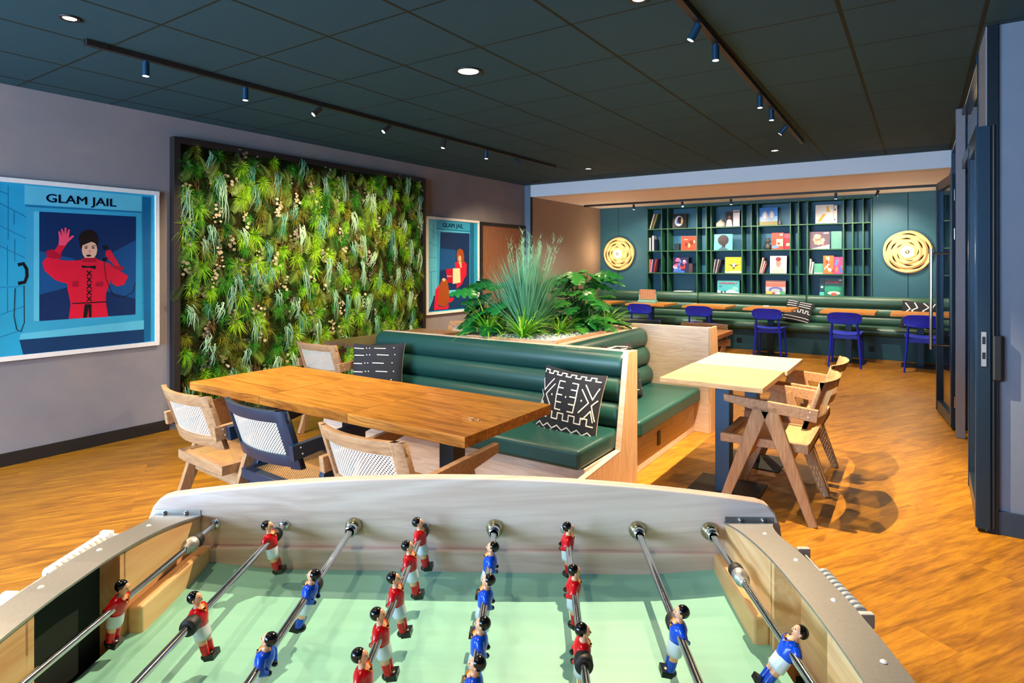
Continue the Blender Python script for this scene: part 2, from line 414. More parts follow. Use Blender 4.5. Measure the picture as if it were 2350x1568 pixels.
# leaf 3 (near), folded back towards the camera
L1 = door_leaf(3, (.283, 4.152, 0), math.radians(89.5), .80, 2.197, False)
m = MB(); m.box(-.004, -.012, .90, 0, .010, 1.085); build('strike_plate', m, M['brush'], L1)
m = MB(); m.box(-.006, -.008, .94, -.003, .006, .975); m.box(-.006, -.008, 1.02, -.003, .006, 1.06); build('latch_hole', m, M['black'], L1)
m = MB(); m.prism([(0, .82), (.16, .84), (.16, 1.05), (0, 1.07)], 'y', -.085, -.035); build('door_lever_box', m, M['black'], L1, bevel=.012, seg=3)
m = MB(); m.cyl((.02, -.045, .03), (.02, -.045, 2.2), .012, 10); build('bolt_rod', m, M['black'], L1)

# ------------------------------------------------------------------ ceiling fixtures
M['lamp_face'] = emit('lamp glow', '#fff2dc', 14)
M['lamp_soft'] = emit('cool lamp glow', '#dfeaff', 2.2)
def spot(loc, power, size, tgt=None, blend=.4, col=(1, .78, .52), r=.03, nm='spot_light'):
    l = bpy.data.lights.new(nm, 'SPOT'); l.energy = power; l.spot_size = math.radians(size); l.spot_blend = blend; l.color = col; l.shadow_soft_size = r
    o = bpy.data.objects.new(nm, l); COL.objects.link(o); o.location = loc
    d = (Vector(tgt) - Vector(loc)) if tgt else Vector((0, 0, -1)); o.rotation_euler = d.to_track_quat('-Z', 'Y').to_euler(); return o

def downlight(x, y, label, face, ring=.062):
    t = thing('ceiling_downlight', label, 'downlight', (x, y, CE), 0, 'recessed ceiling downlights')
    m = MB(); m.lathe([(ring, 0), (ring + .004, -.005), (ring - .012, -.008), (ring - .02, -.003)]); build('trim_ring', m, M['near_black'], t)
    m = MB(); m.lathe([(0, -.003), (ring - .018, -.0035)]); build('lens', m, face, t)
    return t
def dl_light(x, y, p, size=110, col=(1, .74, .45)): spot((x, y, CE - .03), p, size, None, .8, col, .02, 'downlight_and_fill')
downlight(-3.70, 1.365, 'small glowing downlight at the upper left corner', M['lamp_face'], .05)
downlight(-2.51, 3.225, 'larger round downlight with black ring and cool lens in mid ceiling', M['lamp_soft'], .088)
downlight(-3.748, 7.46, 'small far downlight left of the track end, above the dark sensor', M['lamp_face'], .055)
downlight(-1.377, 7.43, 'small far downlight near the end of the right track', M['lamp_face'], .055)
downlight(-1.134, 2.80, 'bright downlight at the very top edge of the picture', M['lamp_face'], .05)
m = MB(); m.lathe([(0, -.022), (.06, -.022), (.085, -.012), (.09, 0)], (-5.0, 8.2, CE))
tag(build('ceiling_sensor', m, M['near_black']), 'black round sensor on the ceiling in the far left corner', 'sensor')

def track(name, p0, p1, label, heads, z, w=.034, gl=None):
    t = thing('track_light', label, 'track light', (p0[0], p0[1], z), 0)
    d = Vector((p1[0] - p0[0], p1[1] - p0[1], 0)); L = d.length; a = math.atan2(d.y, d.x)
    t.rotation_euler = (0, 0, a)
    m = MB(); m.box(0, -w / 2, -.034, L, w / 2, 0); m.box(.0, -w / 2 - .003, -.036, .12, w / 2 + .003, 0); build('rail', m, M['near_black'], t, bevel=.002)
    for s_, on, aim in heads:
        m = MB(); m.cyl((s_, 0, -.034), (s_, 0, -.06), .008, 8)
        tilt = Matrix.Rotation(aim[1], 4, 'Z') @ Matrix.Rotation(aim[0], 4, 'X')
        m.M = Matrix.Translation((s_, 0, -.055)) @ tilt
        m.cyl((0, 0, .01), (0, 0, -.075), .02, 16)
        h = build('spot_head', m, M['steel_dark'] if on != 2 else M['near_black'], t)
        if on:
            m = MB(); m.M = Matrix.Translation((s_, 0, -.055)) @ tilt; m.lathe([(0, -.076), (.017, -.076)]); build('lamp_lens', m, M['lamp_face'], h)
    return t
track('track_light', (-3.97, 1.54), (-3.99, 6.98), 'long black track light running along the ceiling above the plant wall',
      [(.33, 1, (0, 0)), (1.0, 1, (0, 0)), (1.65, 2, (.8, 1.2)), (2.41, 2, (.8, 1.2)), (3.19, 2, (.3, 1.2)), (3.9, 1, (0, 0)), (4.52, 1, (.9, -1.4))], CE)
track('track_light', (-.94, 1.9), (-1.03, 7.02), 'black track light at the upper right with five lit blue-grey spot heads',
      [(1.27, 1, (.5, .2)), (1.63, 1, (0, 0)), (2.89, 1, (0, 0)), (3.36, 1, (0, 0)), (4.06, 1, (.7, 0))], CE)
track('track_light', (-5.25, 10.28), (.2, 10.25), 'thin black track light under the pinkish recess ceiling before the shelves',
      [(.99, 2, (0, 0)), (1.87, 1, (.5, 0)), (2.68, 1, (0, 0)), (4.2, 1, (0, 0)), (4.74, 2, (.7, .5))], AC, .03)
ART_A=[('lb',[(0.218,1.271),(1.024,1.265),(1.024,1.134),(0.218,1.131)]),('bl2',[(0.119,1.256),(0.119,0.866),(0.123,0.866),(0.123,1.257)]),('bl2',[(0.07,0.966),(0.229,0.877),(0.231,0.881),(0.072,0.97)]),('bl2',[(0.07,0.824),(0.229,0.731),(0.231,0.735),(0.072,0.829)]),('bl2',[(0.071,0.527),(0.226,0.531),(0.226,0.536),(0.071,0.531)]),('bl2',[(0.079,0.333),(0.227,0.39),(0.226,0.395),(0.078,0.337)]),('bl2',[(0.115,0.827),(0.115,0.542),(0.119,0.542),(0.119,0.828)]),('bl2',[(0.157,0.876),(0.157,0.713),(0.161,0.713),(0.161,0.877)]),('bl2',[(0.072,0.173),(0.187,0.209),(0.186,0.214),(0.071,0.177)]),('bl2',[(0.07,1.126),(0.225,1.037),(0.227,1.041),(0.072,1.131)]),('bl2',[(0.153,1.078),(0.153,0.982),(0.157,0.982),(0.157,1.078)]),('bl2',[(0.115,0.523),(0.115,0.352),(0.119,0.351),(0.119,0.523)]),('bl2',[(0.071,1.211),(0.116,1.192),(0.118,1.196),(0.072,1.216)]),('db1',[(1.027,1.26),(1.094,1.26),(1.094,0.043),(1.04,0.038)]),('bl2',[(1.028,1.037),(1.095,1.08),(1.092,1.085),(1.025,1.042)]),('bl2',[(1.027,0.88),(1.094,0.899),(1.093,0.904),(1.026,0.885)]),('bl2',[(1.026,0.712),(1.094,0.71),(1.094,0.716),(1.027,0.718)]),('bl2',[(1.026,0.534),(1.093,0.521),(1.094,0.526),(1.027,0.539)]),('bl2',[(1.026,0.361),(1.093,0.334),(1.095,0.34),(1.027,0.366)]),('bl2',[(0.22,1.129),(1.024,1.134),(1.022,1.122),(0.226,1.114)]),('mb',[(0.23,1.112),(1.022,1.122),(1.022,0.19),(0.21,0.185)]),('nv',[(0.307,1.084),(0.979,1.089),(0.974,0.274),(0.307,0.272)]),('nv2',[(0.307,0.793),(0.53,0.735),(0.53,0.529),(0.307,0.467)]),('nv2',[(0.714,0.736),(0.974,0.892),(0.974,0.405),(0.714,0.492)]),('lb',[(0.273,1.083),(0.307,1.084),(0.307,0.272),(0.273,0.277)]),('lb',[(0.195,0.19),(1.04,0.222),(1.04,0.146),(0.187,0.146)]),('nv3',[(0.187,0.144),(1.04,0.144),(1.04,0.038),(0.21,0.037)]),('bk',[(0.181,0.677),(0.206,0.687),(0.215,0.71),(0.176,0.701)]),('bk',[(0.206,0.687),(0.22,0.656),(0.24,0.663),(0.215,0.71)]),('bk',[(0.22,0.656),(0.222,0.609),(0.243,0.604),(0.24,0.663)]),('bk',[(0.222,0.609),(0.212,0.573),(0.225,0.553),(0.243,0.604)]),('bk',[(0.212,0.573),(0.177,0.567),(0.181,0.542),(0.225,0.553)]),('bk',[(0.212,0.539),(0.214,0.268),(0.219,0.267),(0.217,0.539)]),('bk',[(0.214,0.268),(0.193,0.206),(0.196,0.201),(0.219,0.267)]),('bk',[(0.193,0.206),(0.173,0.224),(0.168,0.222),(0.196,0.201)]),('bk',[(0.173,0.224),(0.158,0.32),(0.153,0.32),(0.168,0.222)]),('bk',[(0.158,0.32),(0.164,0.521),(0.159,0.522),(0.153,0.32)]),('rd',[(0.495,0.719),(0.575,0.725),(0.602,0.745),(0.672,0.746),(0.714,0.72),(0.781,0.699),(0.806,0.661),(0.786,0.554),(0.752,0.458),(0.752,0.384),(0.77,0.27),(0.495,0.275),(0.508,0.387),(0.488,0.5),(0.481,0.582)]),('rd',[(0.499,0.719),(0.447,0.726),(0.391,0.744),(0.349,0.744),(0.325,0.704),(0.34,0.644),(0.408,0.573),(0.484,0.543)]),('rd2',[(0.349,0.793),(0.391,0.806),(0.449,0.78),(0.447,0.739),(0.391,0.734),(0.353,0.749)]),('rd',[(0.401,0.794),(0.438,0.77),(0.477,0.836),(0.429,0.845)]),('pk',[(0.428,0.837),(0.474,0.836),(0.49,0.862),(0.532,0.909),(0.519,0.917),(0.495,0.893),(0.503,0.959),(0.493,0.964),(0.48,0.92),(0.48,0.974),(0.467,0.973),(0.466,0.922),(0.454,0.965),(0.444,0.959),(0.451,0.906),(0.435,0.946),(0.427,0.938),(0.432,0.885)]),('rd',[(0.801,0.677),(0.855,0.639),(0.919,0.594),(0.885,0.524),(0.83,0.511),(0.791,0.543)]),('rd2',[(0.801,0.688),(0.885,0.671),(0.875,0.639),(0.811,0.655)]),('rd',[(0.819,0.674),(0.855,0.682),(0.811,0.758),(0.786,0.809),(0.752,0.8),(0.748,0.768),(0.767,0.736)]),('bk',[(0.728,0.842),(0.76,0.843),(0.767,0.816),(0.733,0.808)]),('bk',[(0.724,0.744),(0.764,0.749),(0.752,0.712),(0.722,0.72)]),('bk',[(0.736,0.709),(0.75,0.575),(0.755,0.576),(0.74,0.71)]),('bk',[(0.75,0.575),(0.799,0.444),(0.803,0.447),(0.755,0.576)]),('bk',[(0.799,0.444),(0.881,0.418),(0.88,0.423),(0.803,0.447)]),('bk',[(0.881,0.418),(0.954,0.459),(0.95,0.463),(0.88,0.423)]),('bk',[(0.954,0.459),(0.977,0.537),(0.972,0.539),(0.95,0.463)]),('hr',[(0.697,0.892),(0.69,0.859),(0.671,0.832),(0.643,0.817),(0.613,0.816),(0.586,0.83),(0.567,0.856),(0.56,0.888),(0.567,0.92),(0.586,0.947),(0.613,0.963),(0.643,0.964),(0.671,0.951),(0.69,0.925)]),('hr',[(0.566,0.88),(0.697,0.884),(0.69,0.82),(0.57,0.818)]),('sk',[(0.69,0.807),(0.684,0.773),(0.669,0.746),(0.647,0.731),(0.623,0.731),(0.602,0.746),(0.587,0.772),(0.582,0.805),(0.587,0.839),(0.602,0.866),(0.623,0.882),(0.647,0.882),(0.669,0.868),(0.684,0.841)]),('hr',[(0.577,0.88),(0.695,0.884),(0.693,0.852),(0.648,0.87),(0.584,0.839)]),('rd2',[(0.591,0.743),(0.678,0.744),(0.686,0.709),(0.584,0.709)]),('bk',[(0.648,0.761),(0.643,0.755),(0.63,0.752),(0.617,0.754),(0.611,0.76),(0.617,0.766),(0.63,0.769),(0.643,0.766)]),('bk',[(0.622,0.821),(0.619,0.817),(0.611,0.815),(0.604,0.817),(0.6,0.82),(0.604,0.824),(0.611,0.826),(0.619,0.824)]),('bk',[(0.673,0.822),(0.669,0.818),(0.661,0.816),(0.653,0.818),(0.65,0.821),(0.653,0.825),(0.661,0.827),(0.669,0.825)]),('bk',[(0.597,0.832),(0.624,0.831),(0.624,0.836),(0.597,0.837)]),('bk',[(0.649,0.831),(0.677,0.836),(0.676,0.841),(0.648,0.837)]),('pk',[(0.635,0.809),(0.643,0.788),(0.632,0.785)]),('bk',[(0.579,0.685),(0.628,0.678),(0.681,0.683),(0.676,0.653),(0.634,0.667),(0.586,0.664)]),('bk',[(0.613,0.638),(0.647,0.598),(0.653,0.604),(0.619,0.645)]),('bk',[(0.645,0.644),(0.613,0.605),(0.619,0.598),(0.651,0.638)]),('bk',[(0.613,0.588),(0.647,0.548),(0.653,0.554),(0.619,0.594)]),('bk',[(0.645,0.594),(0.613,0.555),(0.619,0.548),(0.651,0.587)]),('bk',[(0.613,0.538),(0.647,0.497),(0.653,0.504),(0.619,0.544)]),('bk',[(0.645,0.544),(0.613,0.505),(0.619,0.498),(0.651,0.537)]),('bk',[(0.613,0.488),(0.647,0.447),(0.653,0.453),(0.619,0.494)]),('bk',[(0.645,0.493),(0.613,0.455),(0.619,0.448),(0.651,0.487)]),('bk',[(0.613,0.438),(0.647,0.397),(0.653,0.403),(0.619,0.444)]),('bk',[(0.645,0.443),(0.613,0.405),(0.619,0.398),(0.651,0.436)]),('bk',[(0.517,0.387),(0.63,0.386),(0.63,0.395),(0.517,0.395)]),('bk',[(0.63,0.386),(0.753,0.388),(0.752,0.396),(0.63,0.395)]),('bk',[(0.602,0.381),(0.648,0.379),(0.648,0.276),(0.632,0.277),(0.628,0.349),(0.616,0.276),(0.591,0.276)]),('rd2',[(0.517,0.56),(0.557,0.565),(0.559,0.523),(0.519,0.517)]),('rd2',[(0.676,0.551),(0.728,0.555),(0.728,0.518),(0.678,0.514)])]
ART_B=[('lb',[(0.038,1.276),(0.22,1.278),(0.251,0.311),(0.128,0.048),(0.038,0.048)]),('bl2',[(0.046,1.153),(0.207,1.079),(0.212,1.084),(0.05,1.157)]),('bl2',[(0.046,0.966),(0.208,0.917),(0.211,0.922),(0.05,0.971)]),('bl2',[(0.047,0.767),(0.229,0.755),(0.23,0.76),(0.048,0.772)]),('bl2',[(0.048,0.568),(0.23,0.579),(0.229,0.585),(0.047,0.573)]),('bl2',[(0.134,1.212),(0.134,1.012),(0.142,1.012),(0.142,1.213)]),('bl2',[(0.094,0.57),(0.094,0.21),(0.102,0.21),(0.102,0.57)]),('mb',[(0.209,1.277),(0.941,1.274),(0.941,0.284),(0.22,0.298)]),('bl2',[(0.209,1.162),(0.941,1.157),(0.941,1.142),(0.209,1.149)]),('lb',[(0.22,1.143),(0.941,1.136),(0.941,1.125),(0.22,1.125)]),('nv',[(0.282,1.114),(0.929,1.121),(0.924,0.314),(0.257,0.317)]),('nv2',[(0.282,0.894),(0.615,0.873),(0.615,0.606),(0.271,0.595)]),('db1',[(0.941,1.274),(1.032,1.273),(1.032,0.252),(0.941,0.284)]),('lb',[(0.251,0.318),(1.032,0.31),(1.032,0.266),(0.251,0.27)]),('nv3',[(0.148,0.254),(1.032,0.252),(1.032,0.047),(0.038,0.048),(0.128,0.195)]),('rd',[(0.593,0.697),(0.649,0.711),(0.819,0.712),(0.861,0.676),(0.854,0.518),(0.796,0.461),(0.75,0.391),(0.633,0.331),(0.615,0.536)]),('au',[(0.633,0.817),(0.649,0.873),(0.709,0.9),(0.773,0.875),(0.801,0.804),(0.801,0.69),(0.728,0.676),(0.642,0.69)]),('sk',[(0.737,0.758),(0.73,0.732),(0.713,0.715),(0.692,0.715),(0.675,0.731),(0.669,0.758),(0.675,0.784),(0.692,0.801),(0.713,0.801),(0.73,0.785)]),('sk',[(0.678,0.704),(0.739,0.718),(0.75,0.626),(0.716,0.626)]),('rd2',[(0.398,0.608),(0.549,0.618),(0.549,0.411),(0.43,0.428)]),('cr',[(0.549,0.618),(0.709,0.619),(0.721,0.418),(0.549,0.401)]),('au',[(0.251,0.365),(0.303,0.459),(0.355,0.487),(0.43,0.456),(0.466,0.316),(0.473,0.212),(0.451,0.123),(0.355,0.088),(0.22,0.136),(0.23,0.271)]),('rd',[(0.179,0.327),(0.251,0.399),(0.234,0.136),(0.251,0.064),(0.152,0.06)]),('rd',[(0.458,0.206),(0.571,0.208),(0.549,0.167),(0.47,0.136)]),('rd',[(0.251,0.108),(0.355,0.081),(0.458,0.116),(0.451,0.061),(0.251,0.06)]),('sk',[(0.313,0.472),(0.355,0.49),(0.402,0.467),(0.359,0.433)])]

# ------------------------------------------------------------------ framed prints on the left wall
def pm(k, h): 
    if k not in PC: PC[k] = plain('print ' + k, h, .35, 0, .4, var=.08, vs=5)
    return PC[k]
PC = {}
pal = dict(base='#27a3d2', lb='#5cc0e0', bl2='#1474a6', db1='#0f679c', mb='#35a4cf', nv='#062c5e', nv2='#0a4f8c', nv3='#0c3a68', bk='#0b1018', rd='#e0163a', rd2='#b00c30', pk='#ff4d74', hr='#1a1012', sk='#eab79c', au='#9c4a1c', cr='#ecd9b0', lt='#f4f0ee')
keys = list(pal)
def poster(y0, y1, z0, z1, art, label, txt, extra=None):
    t = thing('framed_print', label, 'framed print', (WX, y0, z0))
    W, H = y1 - y0, z1 - z0; f = .034; D = .038
    m = MB(); m.box(0, 0, 0, D, W, f); m.box(0, 0, H - f, D, W, H); m.box(0, 0, f, D, f, H - f); m.box(0, W - f, f, D, W, H - f)
    build('picture_frame', m, M['white_frame'], t, bevel=.002)
    m = MB(); m.box(.002, f, f, D - .012, W - f, H - f, 0)
    for i, (c, P) in enumerate(art):
        x = D - .0115 + .00006 * (i + 1)
        Q = [(x, min(max(a, f), W - f), min(max(b, f), H - f)) for a, b in P]
        m.add(Q, [tuple(range(len(Q)))], keys.index(c))
    s_, zt, h, w = txt
    add_text(m, 'GLAM JAIL', h, lambda a, b, c: (D - .011 + .0002 + c, s_ + a, zt + b), keys.index('nv3'), w)
    if extra: add_text(m, extra[0], extra[3], lambda a, b, c: (D - .011 + .0002 + c, extra[1] + a, extra[2] + b), keys.index('lt'), extra[4])
    build('print', m, [pm(k, pal[k]) for k in keys], t, recalc=False)
    return t, m
poster(1.50, 2.662, .755, 2.07, ART_A, 'large white-framed print of a woman in red behind a blue window, left of plant wall', (.349, 1.160, .088, .475))
poster(6.07, 7.227, .765, 2.08, ART_B, 'smaller white-framed blue print with two red-clad figures, between plant wall and door', (.33, 1.186, .085, .45), ('Barbie', .425, .50, .035, .105))
# small lettering on the pink card held in the far print

# ------------------------------------------------------------------ living wall
def living_wall():
    t = thing('plant_wall', 'large black-framed wall of green moss, ferns and trailing foliage', 'plant wall', (WX, 2.765, .06))
    W, H, D, f = 3.245, 2.5, .075, .055
    m = MB(); m.box(0, 0, 0, D, f, H); m.box(0, W - f, 0, D, W, H); m.box(0, f, H - f, D, W - f, H); m.box(0, f, 0, D, W - f, f)
    build('outer_frame', m, plain('black brown frame', '#221c1e', .45), t, bevel=.002)
    a, b, c0, c1 = f, W - f, f, H - f
    r = random.Random(3)
    # moss bed, bumpy
    m = MB(); N, K = 90, 70
    hh = [[.012 + .03 * r.random() ** 2 for _ in range(N + 1)] for _ in range(K + 1)]
    V = [(hh[j][i], a + (b - a) * i / N, c0 + (c1 - c0) * j / K) for j in range(K + 1) for i in range(N + 1)]
    m.add(V, [(j * (N + 1) + i, j * (N + 1) + i + 1, (j + 1) * (N + 1) + i + 1, (j + 1) * (N + 1) + i) for j in range(K) for i in range(N)], 0, True)
    s = NT('dark moss'); v = s.coords(); n = s.noise(v, 5, 4); n2 = s.noise(v, 60, 3)
    col = s.ramp(n, [(.3, lin('#0e1a08')), (.45, lin('#22400c')), (.56, lin('#33240f')), (.7, lin('#4c6a0c'))])
    s.bsdf(s.mix(n2, col, lin('#161c0c')), .95, 0, .1, bump=n2, bstr=1, bdist=.02)
    build('moss_bed', m, s.m, t)['kind'] = 'stuff'
    rnd = lambda lo, hi: lo + (hi - lo) * r.random()
    P = lambda pad=.04: (rnd(a + pad, b - pad), rnd(c0 + pad, c1 - pad))
    def spots(n, pad=.05):      # jittered grid so that clumps spread evenly
        k = int(math.ceil(math.sqrt(n * (b - a) / (c1 - c0)))); q = int(math.ceil(n / k)); out = []
        for i in range(k):
            for j in range(q):
                y = a + (b - a) * (i + .5 + rnd(-.55, .55)) / k; z = c0 + (c1 - c0) * (j + .5 + rnd(-.55, .55)) / q
                out.append((min(b - pad, max(a + pad, y)), min(c1 - pad * .6, max(c0 + pad, z))))
        r.shuffle(out); return out
    # ferns, darker, lying close to the moss
    m = MB()
    for y, z in spots(330):
        an = rnd(-2.5, -.6); L = rnd(.12, .24); tt = r.random() ** 1.6; n = 14; bx = rnd(.035, .06)
        for q in range(n):
            u = q / n; px = bx + .035 * math.sin(u * 2.4); py = y + math.cos(an) * L * u; pz = z + .05 + math.sin(an) * L * u
            l = L * .32 * math.sin(PI * (.15 + .85 * (1 - u))); wd = L / n * .36
            for sd in (-1, 1):
                a2 = an + sd * 1.15; ey, ez = math.cos(a2) * l, math.sin(a2) * l; oy, oz = math.cos(an) * wd, math.sin(an) * wd
                m.add([(px, py - oy, pz - oz), (px + .006, py + ey * .5, pz + ez * .5 - wd * .4), (px - .012, py + ey, pz + ez), (px + .004, py + ey * .5 + oy * 1.2, pz + ez * .5 + oz * 1.2), (px, py + oy, pz + oz)], [(0, 1, 2, 3, 4)], 0, tint=tt)
    build('fern_fronds', m, leaf('fern green', '#0c2e0c', '#7a9a3a', .5), t, recalc=False)['kind'] = 'stuff'
    # brown dry sprigs
    m = MB()
    for y, z in spots(110):
        for k in range(22):
            yy, zz = y + rnd(-.05, .05), z + rnd(-.05, .05); L = rnd(.03, .10); dx = rnd(-.03, .03); w = .0022
            m.add([(.04, yy - w, zz), (.04, yy + w, zz), (.075, yy + dx, zz - L)], [(0, 1, 2)], 0, tint=r.random())
    build('dry_sprigs', m, leaf('dry brown sprigs', '#3a2010', '#8a6a3c', .7), t, recalc=False)['kind'] = 'stuff'
    # soft moss tufts: fine blades radiating from a centre, drooping
    hues = [('deep moss', '#0e4a08', '#3f9a10'), ('lime moss', '#3c9a0a', '#b4dc14'), ('olive moss', '#3c4a08', '#8a8c14')]
    sp = spots(330)
    for hi, (nm, h0, h1) in enumerate(hues):
        m = MB()
        for y, z in sp[hi::3][:(112, 96, 84)[hi]]:
            S = rnd(.06, .12) * (1.25 if hi == 1 else 1); dr = rnd(.2, .6); tq = r.random() * .4
            for k in range(130):
                an = rnd(0, 2 * PI); L = S * rnd(.25, 1.1); up = rnd(.25, 1)
                dy, dz = math.cos(an) * L, math.sin(an) * L * 1.25 - dr * L
                w = rnd(.0012, .0026); nx = -math.sin(an) * w; nz = math.cos(an) * w
                x1 = .04 + .055 * up; x2 = .05 + .045 * up
                m.add([(.03, y, z), (x1, y + dy * .5 + nx, z + dz * .5 + nz), (x1, y + dy * .5 - nx, z + dz * .5 - nz), (x2, y + dy, z + dz - .01)], [(0, 1, 2), (1, 3, 2)], 0, tint=min(1, max(0, tq + .6 * up * r.random())))
        build('moss_tufts', m, leaf(nm, h0, h1, .7), t, recalc=False)['kind'] = 'stuff'
    # round dusty leaves on stems
    m = MB()
    for y, z in spots(120):
        tt = r.random() ** 1.2
        for q in range(11):
            cy, cz, cx = y + rnd(-.04, .04), z + .06 - .014 * q + rnd(-.012, .012), rnd(.055, .09); rr = rnd(.009, .021); tl = rnd(-.5, .5)
            m.add([(cx + rr * math.sin(k * PI / 4) * tl * .6, cy + rr * math.cos(k * PI / 4), cz + rr * .8 * math.sin(k * PI / 4)) for k in range(8)], [tuple(range(8))], 0, tint=min(1, max(0, tt + rnd(-.25, .25))))
    build('round_leaves', m, leaf('dusty leaves', '#2c3034', '#b4a888', .6), t, recalc=False)['kind'] = 'stuff'
    # trailing silvery strands
    m = MB()
    for y, z in spots(88, .07):
        tt = rnd(.0, .8); L0 = rnd(.13, .32); lean = rnd(-.04, .04)
        for k in range(16):
            yy = y + rnd(-.032, .032); zz = z + .06 + rnd(-.05, .03); L = L0 * rnd(.4, 1.1); sw = lean + rnd(-.035, .035); w = rnd(.0022, .0042); bx = rnd(.06, .09); ph = rnd(0, 6)
            V = []
            for q in range(7):
                u = q / 6; p = (bx + .022 * math.sin(u * 3) - .015 * u, yy + sw * u + .010 * math.sin(u * 6 + ph), zz - L * u + .015 * math.sin(u * PI)); ww = w * (1 - .7 * u * u)
                V += [(p[0], p[1] - ww, p[2]), (p[0] + .003, p[1] + ww, p[2])]
            m.add(V, [(2 * q, 2 * q + 1, 2 * q + 3, 2 * q + 2) for q in range(6)], 0, tint=min(1, max(0, tt + rnd(-.2, .3))))
    build('trailing_strands', m, leaf('silvery strands', '#1f6a54', '#a4c49a', .45), t, recalc=False)['kind'] = 'stuff'
living_wall()

# ------------------------------------------------------------------ seating: cane armchair
def arch(u): return .055 * (1 - (u / .25) ** 2)
def make_chair(W_x, W_z, label, loc, rz, group):
    t = thing('cane_armchair', label, 'chair', loc, rz, group)
    lin_ = lambda n, a, b: [a + (b - a) * i / n for i in range(n + 1)]
    m = MB()
    F = lambda u, z, th: (u, -(.200 + (z - .53) * .333) - arch(u) - th + .013, z)
    th = .026; us = lin_(12, -.25, .25)
    m.slab(lambda u, z, q: F(u, z, q), us, [.745, .80], th); m.slab(lambda u, z, q: F(u, z, q), us, [.53, .585], th)
    for a, b in ((-.25, -.2), (.2, .25)): m.slab(lambda u, z, q: F(u, z, q), lin_(2, a, b), lin_(2, .52, .80), th)
    build('backrest_frame', m, W_x, t, bevel=.002)
    m = MB(); m.grid(lambda u, z: F(u, z, .013), lin_(12, -.205, .205), lin_(3, .58, .75), 0, True, lambda u, v: (u, v)); build('backrest_cane', m, M['cane'], t, recalc=False)
    m = MB()
    m.box(-.24, -.22, .388, -.195, .26, .437); m.box(.195, -.22, .388, .24, .26, .437); m.box(-.195, -.22, .388, .195, -.175, .437); m.box(-.195, .215, .388, .195, .26, .437)
    build('seat_frame', m, W_x, t, bevel=.003)
    m = MB(); m.grid(lambda u, v: (u, v, .433 - .012 * (1 - (u / .2) ** 2)), lin_(6, -.2, .2), lin_(6, -.18, .22), 0, True, lambda u, v: (u, v)); build('seat_cane', m, M['cane_seat'], t, recalc=False)
    for sd in (-1, 1):
        m = MB(); m.prism([(.232, .682), (.228, .642), (.03, .605), (-.10, .598), (-.268, .578), (-.278, .648), (0, .668)], 'x', sd * .252, sd * .282)
        a = build('armrest', m, W_x, t, bevel=.003)
        for y, z in ((-.235, .635), (-.225, .605)):
            m = MB(); m.cyl((sd * .282, y, z), (sd * .284, y, z), .004, 8); build('screw', m, M['white_frame'], a)
        m = MB(); m.beam((sd * .265, .018, .625), (sd * .267, .25, 0), .088, .034, .045, .03); build('leg', m, W_z, t, bevel=.003)
        m = MB(); m.beam((sd * .265, -.018, .625), (sd * .267, -.25, 0), .088, .034, .045, .03); build('leg', m, W_z, t, bevel=.003)
    m = MB(); m.box(-.25, -.125, .30, .25, -.095, .375); build('stretcher', m, W_x, t, bevel=.003)
    m = MB(); m.box(-.25, .10, .31, .25, .125, .36); build('stretcher', m, W_x, t, bevel=.003)
    return t
G1 = 'cane armchairs at the long table'
cw = make_chair(M['chair_wood'], M['chair_wood_z'], 'natural wood cane armchair, leftmost at the long orange table', (-3.13, 1.965, 0), math.radians(-4), G1)
dup(cw, (-1.80, 1.935, 0), math.radians(-3), 'natural wood cane armchair close behind the football table, right of the navy chair')
nv = {M['chair_wood']: M['navy'], M['chair_wood_z']: M['navy']}
dup(cw, (-2.565, 1.985, 0), math.radians(-3), 'navy blue cane armchair between two wooden ones at the long table', matmap=nv)
G2 = 'cane armchairs at the pale tables'
dup(cw, (-.74, 3.985, 0), PI / 2, 'wooden cane armchair side-on at the nearer pale table', G2)
dup(cw, (-.755, 4.64, 0), PI / 2, 'wooden cane armchair at the farther pale table, behind the side-on one', G2)
G3 = 'cane armchairs around the planter booths'
dup(cw, (-4.12, 3.56, 0), math.radians(-2), 'wooden cane armchair with its back to us beside the plant wall and striped cushion', G3)
dup(cw, (-4.21, 5.1, 0), PI, 'cane chair back peeking over the dim brown table behind the left sofa end', G3)
dup(cw, (-1.95, 6.37, 0), PI, 'wooden cane armchair beyond the booth divider, beside the small orange table', G3)
dup(cw, (-2.70, 6.42, 0), PI, 'cane armchair with dark frame beyond the booth, left of the wooden one', G3, nv)

